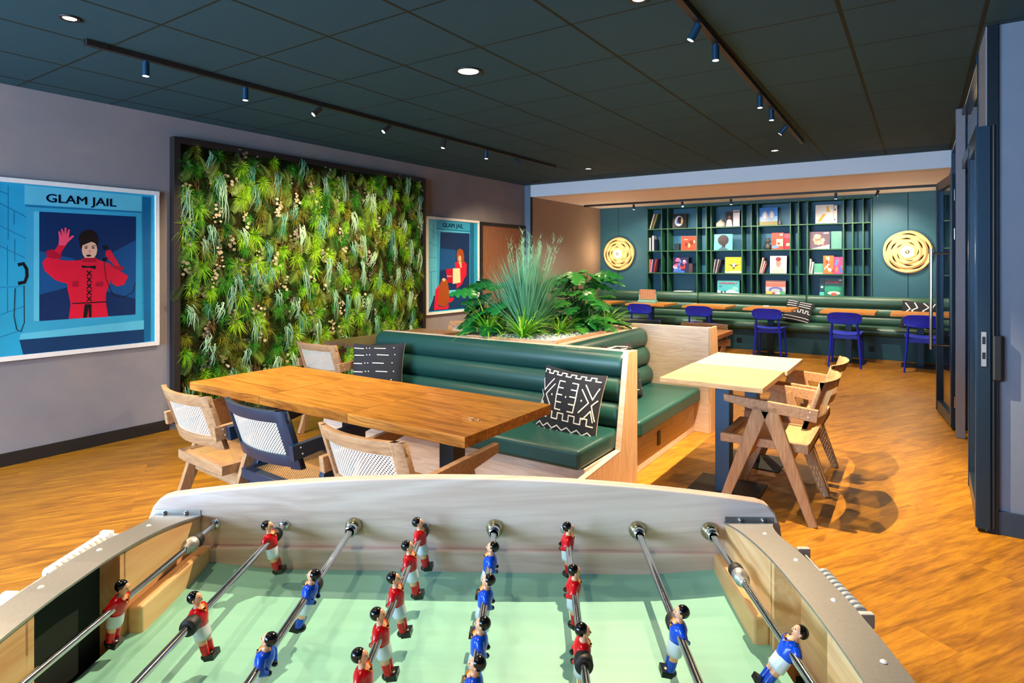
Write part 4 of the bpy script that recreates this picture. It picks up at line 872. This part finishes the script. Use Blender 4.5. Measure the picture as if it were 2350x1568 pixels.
books(-3.115, r3, [(.016, .25, '#b8a8b0', -.14, 'grey leaning sleeve'), (.014, .25, '#2c2632', -.18, 'black leaning sleeve'), (.014, .25, '#cfc6cc', -.2, 'pale leaning sleeve'), (.024, .24, '#3c2a30', -.26, 'maroon leaning sleeve')], 'left of the yellow sleeve')
books(-2.325, r3, [(.022, .28, '#f0b0a4', -.2, 'salmon leaning book'), (.016, .22, '#f4e8e4', -.26, 'white leaning book'), (.014, .18, '#e07a78', -.32, 'short coral leaning book')], 'left of the white portrait sleeve')
books(-1.54, r3, [(.018, .25, '#e8e6ea', -.05, 'thin white book'), (.02, .20, '#f2f0ee', -.12, 'short white leaning book')], 'at the left of the mint box')
books(-3.555, r3, [(.07, .17, '#4a3a40', 0, 'low dark brown box-like book')], 'right of the purple sleeve')
m = MB(); m.lathe([(0, 0), (.075, 0), (.085, .03), (.082, .07), (.055, .10), (.022, .125), (.014, .14), (0, .142)], (0, 0, 0), 20)
tag(build('dome_vase', m, pm('cream', '#e2d4c0'), loc=(-2.99, PY + .12, r1)), 'cream dome-shaped vase on the top shelf', 'vase')
m = MB(); m.lathe([(0, 0), (.045, 0), (.055, .04), (.048, .085), (.022, .10), (.024, .12), (.05, .135), (.048, .15), (.02, .165), (.03, .185), (.03, .20), (0, .205)], (0, 0, 0), 20)
tag(build('stacked_vase', m, pm('dark clay', '#4a4a44'), loc=(-2.195, PY + .12, r2)), 'dark clay stacked vase left of the red-orange box', 'vase')
m = MB(); m.box(-.05, -.04, 0, .05, .04, .12); m.box(-.056, -.046, .12, .056, .046, .13); tag(build('lantern', m, pm('dk', '#1f3038'), loc=(-3.785, PY + .10, r2), bevel=.003), 'small dark square pot left of the orange-red sleeve', 'pot')
m = MB(); m.lathe([(0, 0), (.028, 0), (.035, .03), (.02, .07), (.018, .10), (.0, .105)], (0, 0, 0), 16)
tag(build('small_vase', m, pm('grey', '#5a6068'), loc=(-2.0, PY + .10, r1)), 'small grey figurine vase right of the blue sleeve', 'vase')

# things on the bench tables
t = thing('four_in_a_row_game', 'cane-coloured upright grid game in a mint base on a bench table', 'game', (-4.04, 10.38, .751), math.radians(-4))
m = MB(); m.box(-.15, -.012, .06, .15, .012, .235)
for i in range(9):
    for j in range(6):
        x, z = -.133 + i * .0332, .082 + j * .027; m.add([(x + .010 * math.cos(k * PI / 4), -.0125, z + .010 * math.sin(k * PI / 4)) for k in range(8)], [tuple(range(8))], 1)
build('grid_board', m, [pm('tan', '#e8b48a'), pm('tan2', '#b87850')], t, recalc=False)
m = MB(); m.box(-.17, -.05, 0, .17, .05, .05); m.box(-.165, -.02, .05, -.15, .02, .15); m.box(.15, -.02, .05, .165, .02, .15); build('game_base', m, pm('mintb', '#8fd8cc'), t, bevel=.008, seg=3)
m = MB(); m.lathe([(0, 0), (.05, 0), (.055, .018), (.03, .024), (0, .026)], (0, 0, 0), 16); tag(build('paper_puck', m, pm('wh', '#ecebe6'), loc=(-2.06, 10.42, .751)), 'small white round item on the bench table', 'dish')
m = MB(); m.box(-.12, -.07, 0, .12, .07, .012); tag(build('menu_card', m, pm('mc', '#e0b058'), loc=(-1.86, 10.40, .751)), 'small flat tan card beside the white round item', 'card')

# ------------------------------------------------------------------ glowing wall lamps
def shade_mat():
    s = NT('lamp shade linen'); g = s.coords(); n = s.noise(g, 60, 2)
    b = s.bsdf(s.mix(n, lin('#d2ae74'), lin('#dfc08c')), .8, 0, .2); b.inputs['Emission Color'].default_value = lin('#ffca7a'); b.inputs['Emission Strength'].default_value = .10; return s.m
M['shade'] = shade_mat(); M['lamp_back'] = plain('tan lamp backing', '#5c3a1a', .6); M['glow_core'] = emit('lamp core', '#fff0d0', 4)
def wall_lamp(x, z, rr, label, rot):
    t = thing('wall_lamp', label, 'wall lamp', (x, PY, z), 0, 'swirled disc wall lamps')
    m = MB(); m.lathe([(.05, -.002), (.05, -.05)], axis='y'); build('mount', m, M['brass'], t)
    m = MB(); m.lathe([(0, -.004), (rr * .93, -.004), (rr * .93, -.012), (0, -.012)], axis='y', n=48); build('backing_disc', m, M['lamp_back'], t)
    na, nr = 200, 64
    def open_gap(q, a):      # slits between the overlapping swirled ribbons
        for k, (qc, n_, w_) in enumerate(((.42, 5, .024), (.63, 6, .032), (.84, 5, .028))):
            tt = (a / (2 * PI) * n_ + .37 * k + rot * .3) % 1.0
            if tt < .68:
                u = tt / .68
                if abs(q - (qc + .05 * (u - .5))) < w_ * math.sin(PI * u): return True
        return False
    V = []; F = []
    for j in range(nr + 1):
        q = .10 + .90 * j / nr
        for i in range(na):
            a = 2 * PI * i / na; rad = rr * q * (1 + .014 * q * math.sin(5 * a + rot))
            y = -.085 + .045 * q ** 2 - .010 * math.sin(2 * PI * 4.5 * (q + .02 * math.sin(5 * a + rot)))
            V.append((rad * math.cos(a), y, rad * math.sin(a)))
    for j in range(nr):
        for i in range(na):
            if not open_gap(.10 + .90 * (j + .5) / nr, 2 * PI * (i + .5) / na): F.append((j * na + i, j * na + (i + 1) % na, (j + 1) * na + (i + 1) % na, (j + 1) * na + i))
    m = MB(); m.add(V, F, 0, True)
    sh = build('lamp_shade', m, M['shade'], t); sd = sh.modifiers.new('thick', 'SOLIDIFY'); sd.thickness = .003
    m = MB(); m.lathe([(0, -.096), (.07, -.094), (.088, -.086), (.09, -.05)], axis='y'); build('light_disc', m, M['glow_core'], t)
    m = MB(); m.lathe([(.004, -.08), (.004, -.10), (.028, -.106), (.032, -.114), (.026, -.124), (.012, -.128), (0, -.129)], axis='y', n=18); build('brass_knob', m, M['brass'], t)
    for dy, en, rd in ((.135, .35, .02), (.42, 9, .12)):
        l = bpy.data.lights.new('wall_lamp_glow', 'POINT'); l.energy = en; l.color = (1, .72, .40); l.shadow_soft_size = rd
        o = bpy.data.objects.new('wall_lamp_glow', l); COL.objects.link(o); o.location = (x, PY - dy, z)
wall_lamp(-4.905, 1.636, .325, 'round swirled glowing wall lamp on the left petrol panel', 0)
wall_lamp(-.165, 1.627, .325, 'round swirled glowing wall lamp on the right petrol panel by the glass door', 1.4)

# ------------------------------------------------------------------ plants in the planter
def blade(m, base, az, L, lean, w, droop, tint, n=5, twist=0):
    d = Vector((math.cos(az), math.sin(az), 0)); s_ = Vector((-d.y, d.x, 0)); V = []
    for i in range(n + 1):
        u = i / n; a = lean * u + droop * u * u
        # integrate roughly
        rad = L * u * math.sin(min(2.6, lean + droop * u * .55)); hz = L * u * math.cos(min(2.6, lean + droop * u * .55))
        ww = w * (1 - u) ** .6 * (1 if u > .12 else .5 + u * 4); p = Vector(base) + d * rad + Vector((0, 0, hz))
        V += [tuple(p + s_ * ww + Vector((0, 0, .15 * ww))), tuple(p - s_ * ww)]
    m.add(V, [(2 * i, 2 * i + 1, 2 * i + 3, 2 * i + 2) for i in range(n)], 0, True, tint=tint)
LG = leaf('blue green grass', '#2f7a5e', '#84c4a0', .5); LS = leaf('spider plant green', '#3fae20', '#c4ec4c', .4)
LD = leaf('glossy dark leaf', '#0f5a26', '#1f8038', .32); LM = leaf('mid green leaf', '#14642a', '#4fa83c', .35)
def grass(label, c, n, L, w, spread, sd, mat, wisps=0):
    r = random.Random(sd); t = thing('ornamental_grass', label, 'plant', c)
    m = MB()
    for _ in range(n):
        az = r.uniform(0, 2 * PI); rr = r.uniform(0, .05); l = L * r.uniform(.5, 1); le = abs(r.gauss(0, spread)) + .03
        blade(m, (rr * math.cos(az), rr * math.sin(az), 0), az, l, le, w * r.uniform(.7, 1.2), r.uniform(0, .35), r.random(), 5)
    build('blades', m, mat, t, recalc=False)['kind'] = 'stuff'
    if wisps:
        m = MB()
        for _ in range(wisps):
            az = r.uniform(0, 2 * PI); le = r.uniform(.05, .38); L2 = L * r.uniform(.95, 1.2); d = Vector((math.cos(az) * math.sin(le), math.sin(az) * math.sin(le), math.cos(le)))
            blade(m, (0, 0, 0), az, L2, le, .0016, .1, .9, 4)
            for k in range(26):
                u = r.uniform(.62, 1); p = d * (L2 * u); a2 = r.uniform(0, 2 * PI); q = p + Vector((math.cos(a2) * .035, math.sin(a2) * .035, .055)) * r.uniform(.4, 1)
                m.add([tuple(p), tuple(p + Vector((.0018, .0018, 0))), tuple(q)], [(0, 1, 2)], 0, tint=.9)
        build('seed_heads', m, mat, t, recalc=False)['kind'] = 'stuff'
    return t
grass('tall blue-green fountain grass in the centre of the planter', (-2.70, 4.25, .86), 1200, .74, .005, .5, 1, LG, 34)
grass('small blue-green grass clump at the far end of the planter', (-2.50, 5.02, .86), 150, .42, .003, .5, 2, LG, 6)
def spider(label, c, n, L, sd, rz=0):
    r = random.Random(sd); t = thing('spider_plant', label, 'plant', c, rz, 'bright green spider plants in the planter'); m = MB()
    for _ in range(n):
        az = r.uniform(0, 2 * PI); blade(m, (0, 0, 0), az, L * r.uniform(.6, 1.1), r.uniform(.15, .95), r.uniform(.007, .011), r.uniform(.5, 1.7), r.random() ** 1.2, 6)
    build('leaves', m, LS, t, recalc=False)['kind'] = 'stuff'; return t
spider('bright green spider plant at the front left corner of the planter', (-2.91, 4.0, .86), 100, .37, 11)
spider('bright green spider plant at the front middle of the planter', (-2.60, 4.02, .86), 100, .36, 12)
spider('spider plant right of the tall grass over the white gravel', (-2.47, 4.40, .86), 64, .27, 13)
spider('yellow-green spider plant at the far right corner of the planter', (-2.36, 5.06, .86), 70, .30, 14)
def big_leaf(m, p, d, L, W, roll, tint, split, n=14):
    d = Vector(d).normalized(); s_ = d.cross(Vector((0, 0, 1))).normalized(); up = s_.cross(d)
    s_ = (s_ * math.cos(roll) + up * math.sin(roll)); up = s_.cross(d); V = []; F = []
    for side in (-1, 1):
        o = len(V)
        for i in range(n + 1):
            u = i / n; w = W * (math.sin(PI * min(1, u * .93 + .07)) ** .6) * (1.15 - .5 * u)
            if split and i % 3 == 2 and .2 < u < .92: w *= .45
            mid = Vector(p) + d * (L * u) - Vector((0, 0, 1)) * (L * .35 * u * u)
            V.append(tuple(mid)); V.append(tuple(mid + s_ * (side * w * .6) + up * (.05 * w) + Vector((0, 0, .03 * w)))); V.append(tuple(mid + s_ * (side * w) - up * (.12 * w) - d * (.1 * w)))
        for i in range(n):
            for k in (0, 1): F.append((o + 3 * i + k, o + 3 * i + k + 1, o + 3 * i + k + 4, o + 3 * i + k + 3))
    m.add(V, F, 0, True, tint=tint)
def leafy(nm, label, c, n, L, W, hmin, hmax, rad, sd, mat, split, azr=(0, 2 * PI)):
    r = random.Random(sd); t = thing(nm, label, 'plant', c); ms = MB()
    for k in range(n):
        az = r.uniform(*azr); h = r.uniform(hmin, hmax); q = rad * r.uniform(.35, 1) * (1 - .3 * (h - hmin) / (hmax - hmin + .01))
        p = Vector((math.cos(az) * q, math.sin(az) * q, h)); ms.tube([(0, 0, 0), (p.x * .4, p.y * .4, h * .6), tuple(p)], [.006, .005, .003], 6)
        d = (math.cos(az), math.sin(az), r.uniform(-.25, .35)); m = MB(); l = L * r.uniform(.75, 1.15)
        big_leaf(m, tuple(p), d, l, W * l / L, r.uniform(-.5, .5), r.random(), split); build('leaf', m, mat, t, recalc=False)
    build('stems', ms, mat, t, recalc=False); return t
leafy('monstera', 'dark green monstera with broad split leaves at the left of the planter', (-2.98, 4.32, .86), 26, .29, .11, .08, .46, .30, 21, LD, True, (1.2, 5.2))
leafy('philodendron', 'bushy dark green leaf plant right of the tall grass', (-2.50, 4.78, .86), 64, .24, .10, .05, .52, .27, 22, LM, True)
leafy('rubber_plant', 'low dark leaf plant on the gravel under the bushy one', (-2.36, 4.66, .86), 8, .12, .03, .03, .10, .05, 23, LD, False)

# ------------------------------------------------------------------ football table
TH = .5596
ft = thing('football_table', 'beech table football game with mint green pitch in the foreground', 'football table', (-.5972, .6826, 0), TH)
HX, HY, FZ, RZ = .5315, .335, .838, .922
def top_arc(x): return 1.0205 - .115 * x * x
def side_panel(y0, y1):
    xs = [-.60 + 1.2 * i / 40 for i in range(41)]
    top = [(x, top_arc(x)) for x in xs]
    cor = [(.60 + .045 * math.sin(a), top_arc(.6) - .075 * (1 - math.cos(a))) for a in (.4, .8, 1.2, PI / 2)]
    poly = [(-.645, .70)] + [(-x, z) for x, z in reversed(cor)] + top + cor + [(.645, .70)]
    m = MB(); m.prism(poly, 'y', y0, y1); return m
build('side_panel', side_panel(HY, HY + .03), M['beech'], ft, bevel=.004, seg=3)
build('side_panel', side_panel(-HY - .03, -HY), M['beech'], ft, bevel=.004, seg=3)
for s_ in (-1, 1):
    m = MB(); a, b = sorted((s_ * HY, s_ * (HY - .012))); m.box(-HX, a, .78, HX, b, .880); build('lower_rail', m, M['beech'], ft, bevel=.003)
def arc_y(y):
    y = abs(y); return .986 - .06 * max(0, y - .05) - .42 * max(0, y - .09) ** 2 * 1.15
for s_ in (-1, 1):
    def part(ya, yb, x0, x1, z0, nm, mt, inset=.0):
        ys = [ya + (yb - ya) * i / 12 for i in range(13)]
        poly = [(ya, z0)] + [(y, arc_y(y) - .003 - inset) for y in ys] + [(yb, z0)]
        a, b = sorted((s_ * x0, s_ * x1)); m = MB(); m.prism(poly, 'x', a, b); return build(nm, m, mt, ft, bevel=.002)
    part(.096, HY, HX, HX + .02, .72, 'end_board', M['beech_end']); part(-HY, -.0935, HX, HX + .02, .72, 'end_board', M['beech_end'])
    part(-HY, HY, HX + .042, HX + .052, .70, 'outer_board', M['beech_end'])
    for ya, yb in ((.088, .102), (-.0995, -.0855)):
        ys = (ya + yb) / 2; m = MB(); a, b = sorted((s_ * HX, s_ * (HX + .042))); m.box(a, ya, .70, b, yb, arc_y(ys) - .006); build('goal_cheek', m, M['beech_end'], ft)
    m = MB(); a, b = sorted((s_ * (HX + .034), s_ * (HX + .041))); m.box(a, -.0855, .70, b, .088, .975 if s_ < 0 else .80); a, b = sorted((s_ * HX, s_ * (HX + .042))); m.box(a, -.0855, .70, b, .088, .71)
    build('goal_shade', m, M['goal_dark'], ft)  # dark sheet standing in for shade inside the goal, taller on the left
    m = MB(); ys = [-HY + 2 * HY * i / 30 for i in range(31)]
    ox = lambda y: HX + .055 + .042 * (max(0, abs(y) - .17) / .165) ** 2
    V = []
    for y in ys: V += [(s_ * (HX - .003), y, arc_y(y)), (s_ * ox(y), y, arc_y(y)), (s_ * ox(y), y, arc_y(y) - .0035), (s_ * (HX - .003), y, arc_y(y) - .0035)]
    F = [(4 * i + k, 4 * i + (k + 1) % 4, 4 * i + 4 + (k + 1) % 4, 4 * i + 4 + k) for i in range(30) for k in range(4)] + [(0, 1, 2, 3), (123, 122, 121, 120)]
    m.add(V, F); tr = build('metal_strip', m, M['brush'], ft)
    m = MB(); a, b = sorted((s_ * (HX + .0), s_ * (HX + .095))); m.box(a, HY - .0015, arc_y(HY) - .002, b, HY, arc_y(HY) + .011); build('strip_end', m, M['brush'], tr)
    for y in (.22, .09, -.03, -.15, -.27):
        m = MB(); m.lathe([(0, .002), (.003, .0016), (.0045, 0)], (s_ * (HX + .036), y, arc_y(y)), 12); build('screw', m, M['white_frame'], tr)
    for x in (.03, .075):
        m = MB(); m.ball((s_ * (HX + x), HY - .003, arc_y(HY) + .005), .004, 10, 6); build('screw', m, M['chrome'], tr)
    for ya, yb in ((.105, HY - .012), (-HY + .012, -.105)):
        m = MB(); a, b = sorted((s_ * (HX), s_ * (HX - .026))); m.box(a, ya, .80, b, yb, .883); build('corner_block', m, M['beech_end'], ft, bevel=.005, seg=3)
# pitch with raised corners
def fz(x, y):
    ex = max(0, abs(x) - .36) / (HX - .36); ey = max(0, abs(y) - .13) / (HY - .13); return FZ + .017 * ex ** 1.3 * ey ** 1.5
L = lambda n, a, b: [a + (b - a) * i / n for i in range(n + 1)]
m = MB(); m.grid(lambda u, v: (u, v, fz(u, v)), L(40, -HX, HX), L(24, -HY, HY), 0, True)
def ln(P, w=.0035):
    for (a, b), (c, d) in zip(P, P[1:]):
        k = math.hypot(c - a, d - b); nx, ny = -(d - b) / k * w / 2, (c - a) / k * w / 2; n = max(1, int(k / .03)); V = []
        for i in range(n + 1):
            x, y = a + (c - a) * i / n, b + (d - b) * i / n; V += [(x + nx, y + ny, fz(x, y) + .0006), (x - nx, y - ny, fz(x, y) + .0006)]
        m.add(V, [(2 * i, 2 * i + 1, 2 * i + 3, 2 * i + 2) for i in range(n)], 1)
build('pitch', m, [M['mint'], M['mint_line']], ft, recalc=False)
m = MB(); m.box(-HX, -HY, .76, HX, HY, .832); build('pitch_board', m, M['beech'], ft)
m = MB(); m.box(-.60, -.30, .45, .60, .30, .70); build('cabinet', m, M['beech'], ft, bevel=.004)
for sx in (-1, 1):
    for sy in (-1, 1):
        m = MB(); m.beam((sx * .58, sy * .31, .72), (sx * .62, sy * .33, 0), .09, .09, .065, .065); build('leg', m, M['beech_end'], ft, bevel=.004)

SKIN = plain('figure skin', '#eeb48c', .3, var=.02); HAIR = plain('figure hair', '#0c0c0c', .15, var=0); WHT = plain('figure shorts', '#dfeaf2', .3, var=.01)
RED = plain('figure red', '#d80d18', .2, var=.02); BLU = plain('figure blue', '#0a50d8', .2, var=.02); SHOE = plain('figure shoe', '#0a1410', .25, var=0); ORG = plain('figure trim', '#f0a040', .3)
def figure_mesh(kit):
    # z=0 at rod, faces +x, rod along y
    m = MB(); sk, hr, sh, kt, so, tr = 0, 1, 2, 3, 4, 5
    def loft(rs, mt, n=14):  # rs: (z, cx, rx, ry)
        V = []
        for z, cx, rx, ry in rs: V += [(cx + rx * math.cos(2 * PI * i / n), ry * math.sin(2 * PI * i / n), z) for i in range(n)]
        m.add(V, [(j * n + i, j * n + (i + 1) % n, (j + 1) * n + (i + 1) % n, (j + 1) * n + i) for j in range(len(rs) - 1) for i in range(n)], mt, True)
    loft([(-.016, 0, .0, .0), (-.016, 0, .0105, .014), (-.008, 0, .0115, .0145), (.002, 0, .0125, .0165), (.010, 0, .0115, .0175), (.015, 0, .009, .014), (.018, 0, .006, .008)], kt)
    loft([(.014, .002, .0085, .0085), (.0185, .001, .006, .0065), (.021, .001, .0048, .005), (.026, .001, .0048, .005)], sk)
    m.add([(.0115, -.006, .0145), (.0135, 0, .006), (.0115, .006, .0145), (.006, .0085, .0185), (.0065, -.0085, .0185)], [(0, 1, 2, 3, 4)], tr); m.ball((.0118, 0, .0125), .0016, 8, 5, so)
    m.ball((.0015, 0, .032), (.0085, .0078, .0105), 16, 12, sk)
    m.ball((.0095, 0, .031), (.0022, .0014, .0024), 8, 6, sk)
    for s_ in (-1, 1):
        m.ball((.0088, s_ * .003, .034), (.0009, .0012, .0009), 6, 4, hr); m.ball((.001, s_ * .0078, .031), (.002, .0014, .003), 8, 5, sk)
        # shoulders and arms folded behind, hands
        m.tube([(.0, s_ * .013, .012), (-.002, s_ * .0195, .005), (-.006, s_ * .019, -.005), (-.0105, s_ * .012, -.009)], [.0062, .0062, .0052, .0042], 10, kt)
        m.ball((-.0125, s_ * .0095, -.010), (.0045, .0045, .004), 8, 6, hr)
    m.ball((.0092, 0, .0275), (.0006, .0022, .0007), 6, 4, so)
    m.ball((-.0025, 0, .0345), (.0098, .0094, .0108), 16, 12, hr, zr=(-.75, 1))
    loft([(-.014, 0, .0105, .0145), (-.018, 0, .0108, .0145), (-.032, .001, .0112, .0142), (-.037, .001, .0108, .0138), (-.037, .001, 0, 0)], sh)
    for s_ in (-1, 1):
        loft2 = [(-.036, .0015, .0062, .0056), (-.045, .002, .0058, .0052)]
        V = []
        def lg(rs, mt, n=12):
            V = []
            for z, cx, rx, ry in rs: V += [(cx + rx * math.cos(2 * PI * i / n), s_ * .0062 + ry * math.sin(2 * PI * i / n), z) for i in range(n)]
            m.add(V, [(j * n + i, j * n + (i + 1) % n, (j + 1) * n + (i + 1) % n, (j + 1) * n + i) for j in range(len(rs) - 1) for i in range(n)], mt, True)
        lg([(-.036, .0015, .0066, .0058), (-.046, .0025, .006, .0055)], sk); lg([(-.0455, .0025, .0064, .0058), (-.054, .003, .0062, .0056), (-.064, .004, .0055, .0052)], kt)
    m.ball((.005, 0, -.0695), (.0125, .0115, .0072), 16, 8, so if False else 6); m.box(.001, -.0105, -.074, .0165, .0105, -.064, 6)
    return m
MF = {}
for k, c in (('red', RED), ('blue', BLU)):
    o = build('player_figure', figure_mesh(k), [SKIN, HAIR, WHT, c, HAIR, ORG, SHOE], None, recalc=False); MF[k] = o.data; bpy.data.objects.remove(o)
def rod(k, x, team, ys, tilt, bumpers, kind, lab):
    m = MB(); m.tube([(x, -HY - .06, RZ), (x, HY + .06, RZ)], .0060 if kind == 'big' else .0056, 18)
    ro = build('rod', m, M['chrome'], ft); ro['label'] = lab
    if kind == 'big':
        for s_ in (1, -1):
            m = MB(); m.lathe([(.0085, s_ * (HY - .014)), (.0125, s_ * (HY - .014)), (.0135, s_ * (HY - .009)), (.0165, s_ * (HY - .006)), (.0175, s_ * HY)], (x, 0, RZ), 22, 0, 'y'); build('bearing', m, M['brass'], ro)
            m = MB(); m.lathe([(.0082, s_ * (HY - .028)), (.0112, s_ * (HY - .027)), (.0118, s_ * (HY - .013))], (x, 0, RZ), 22, 0, 'y'); build('bushing', m, M['chrome'], ro)
    else:
        for s_ in (1, -1):
            m = MB(); m.lathe([(.0058, s_ * (HY - .008)), (.0085, s_ * (HY - .0075)), (.0105, s_ * (HY - .003)), (.0115, s_ * HY)], (x, 0, RZ), 20, 0, 'y'); build('bearing', m, M['chrome'], ro)
    for y, cpl in bumpers:
        m = MB(); m.lathe([(.006, y - .010), (.0118, y - .0095), (.0128, y - .006), (.0128, y + .006), (.0118, y + .0095), (.006, y + .010)], (x, 0, RZ), 20, 0, 'y'); build('bumper', m, M['rubber'], ro)
        if cpl:
            m = MB(); m.lathe([(.006, y - .042), (.0085, y - .040), (.009, y - .030), (.0128, y - .028), (.0132, y - .014), (.0125, y - .0105)], (x, 0, RZ), 20, 0, 'y'); build('coupling', m, M['brush'], ro)
    for y in ys:
        o = bpy.data.objects.new('player_figure', MF[team]); COL.objects.link(o); o.parent = ro; o.location = (x, y, RZ); o.scale = (1.0, 1.0, .86)
        # red faces +x, blue faces -x; tilt>0 swings the feet towards +x
        if team == 'red': o.rotation_euler = (0, -tilt, 0)
        else: o.rotation_euler = Euler((0, tilt, PI), 'XYZ')
        o['label'] = team + ' shirt player figure'
    return ro
D_ = math.radians
X = lambda k: -.5013 + .1432 * k
rod(0, X(0), 'red', [.041], D_(-14), [(.263, True)], 'small', 'leftmost rod with one red keeper')
rod(1, X(1), 'red', [.267, .013, -.25], D_(11), [(.289, False), (-.010, False)], 'small', 'second rod with red players')
rod(2, X(2), 'blue', [.085, -.084], D_(-13), [(.107, False)], 'big', 'third rod with blue players')
rod(3, X(3), 'red', [.290, .190, .079, -.022, -.115], D_(8), [(.312, False)], 'small', 'fourth rod with a row of red players')
rod(4, X(4), 'blue', [.191, .078, -.040, -.126], D_(-9), [], 'big', 'fifth rod with a row of blue players')
rod(5, X(5), 'red', [.276, .111, -.052], D_(-3), [(-.076, False)], 'small', 'sixth rod with red players')
rod(6, X(6), 'blue', [-.003], D_(-9), [(.019, False)], 'big', 'seventh rod with a blue player')
rod(7, X(7), 'blue', [-.039], D_(-32), [(.174, True)], 'big', 'rightmost rod with the blue keeper')
# score counters outside both ends
def counter(x, z, y0, y1, yb0, yb1, mt, lab):
    m = MB(); m.cyl((x, y0, z), (x, y1, z), .003, 10); c = build('score_rod', m, M['brush'], ft); c['label'] = lab
    for y in (y0, y1):
        m = MB(); m.box(x - .012, y - .006, z - .012, x + .012, y + .006, z + .012); m.box(min(x, math.copysign(.583, x)), y - .004, z - .006, max(x, math.copysign(.583, x)), y + .004, z + .006); build('bracket', m, M['knob_white'], c, bevel=.003)
    n = 10
    for i in range(n):
        y = yb0 + (yb1 - yb0) * (i + .5) / n; h = (yb1 - yb0) / n * .46
        m = MB(); m.lathe([(.0035, y - h), (.0095, y - h), (.0125, y - h * .5), (.0125, y + h * .5), (.0095, y + h), (.0035, y + h)], (x, 0, z), 16, 0, 'y'); build('score_bead', m, mt, c)
counter(-.684, .922, .050, .272, .125, .258, M['knob_white'], 'left score counter with white beads')
counter(.676, .890, .090, .312, .104, .234, M['bead_blue'], 'right score counter with pale blue beads')

# ------------------------------------------------------------------ light
w = bpy.data.worlds.new('daylight'); SC.world = w; w.use_nodes = True
bg = w.node_tree.nodes['Background']; bg.inputs[0].default_value = (.50, .72, 1, 1); bg.inputs[1].default_value = WORLD
def area(loc, tgt, sx, sy, p, col, nm='window_daylight', portal=False):
    l = bpy.data.lights.new(nm, 'AREA'); l.shape = 'RECTANGLE'; l.size = sx; l.size_y = sy; l.energy = p; l.color = col
    o = bpy.data.objects.new(nm, l); COL.objects.link(o); o.location = loc; o.rotation_euler = (Vector(tgt) - Vector(loc)).to_track_quat('-Z', 'Y').to_euler()
    if portal: l.cycles.is_portal = True
    return o
area((-1.2, -3.1, 1.37), (-1.2, 0, 1.37), 8.4, 2.7, 10, (1, 1, 1), 'facade_portal', True)
area((-3.3, -3.05, 1.5), (-2.2, 5, 1.4), 4.2, 2.3, DAY, (.50, .74, 1))
WARM = (1, .76, .48); WARM2 = (1, .86, .70)
for x, y, p in [(-3.70, 1.365, 48), (-2.51, 3.225, 26), (-1.134, 2.80, 26), (-3.748, 7.46, 45), (-1.377, 7.43, 60), (-4.9, -.6, 62), (-3.2, 5.4, 30), (-2.6, 0.2, 34), (-.9, .1, 9), (-2.0, 1.3, 16)]:  # entries after the modelled downlights are added fill for floor and pitch
    dl_light(x, y, p * LAMP, 125, WARM)
# track heads
for y, p, tg in [(1.87, 40, (-3.2, 2.1, 0)), (2.54, 40, (-3.3, 2.6, 0)), (3.2, 55, (-5.45, 3.6, 1.3)), (3.95, 55, (-5.45, 4.3, 1.3)), (4.73, 55, (-5.45, 5.2, 1.3)), (5.44, 45, (-4.0, 5.5, 0)), (6.06, 70, (-5.0, 7.2, 1.2))]:
    spot((-3.98, y, CE - .15), p * LAMP, 75, tg, .8, WARM, .03)
for y, p, tg in [(2.05, 70, (-.75, .95, .9)), (3.17, 60, (-2.75, 4.1, .9)), (3.53, 185, (-.55, 3.95, 0)), (4.79, 70, (-1.0, 4.9, 0)), (5.26, 60, (-.9, 5.6, 0)), (5.96, 70, (-2.4, 4.9, .9))]:
    spot((-1.0, y, CE - .15), p * LAMP, 74, tg, .5, WARM, .006)
for x in (-4.26, -3.38, -2.57, -1.05, -.5):
    spot((x, 10.26, AC - .12), (24 if x in (-4.26, -.5) else 48) * LAMP, 100, (x, 11.3, 1.2), .8, WARM2, .03)
spot((-1.9, 10.26, AC - .12), 25 * LAMP, 100, (-1.9, 11.3, 1.2), .8, WARM2, .03)  # added fill for the shelves; the rail has no head here
for x in (-4.2, -2.4, -.7): dl = spot((x, 9.1, AC - .02), 50 * LAMP, 130, None, .9, WARM2, .05, 'recess_fill')  # no fixtures here; fill light added to brighten the recess

# ------------------------------------------------------------------ camera and view
cam = bpy.data.cameras.new('camera'); co = bpy.data.objects.new('camera', cam); COL.objects.link(co)
co.location = (0, 0, 1.457); co.rotation_euler = (PI / 2, 0, .590)
cam.sensor_width = 36; cam.lens = 36 * 1400 / 2350; cam.shift_x = 0; cam.shift_y = -(784 - 604) / 2350
cam.clip_start = .05; SC.camera = co
SC.view_settings.view_transform = 'Standard'; SC.view_settings.look = 'None'; SC.view_settings.gamma = 1; SC.view_settings.exposure = EXPO
SC.view_settings.use_curve_mapping = False
cy = SC.cycles; cy.use_denoising = True; cy.use_adaptive_sampling = True; cy.adaptive_threshold = .05; cy.max_bounces = 7; cy.diffuse_bounces = 4; cy.glossy_bounces = 3; cy.transmission_bounces = 4; cy.transparent_max_bounces = 12
cy.caustics_reflective = False; cy.caustics_refractive = False; cy.sample_clamp_indirect = 4
try: cy.denoising_input_passes = 'RGB_ALBEDO_NORMAL'
except Exception: pass
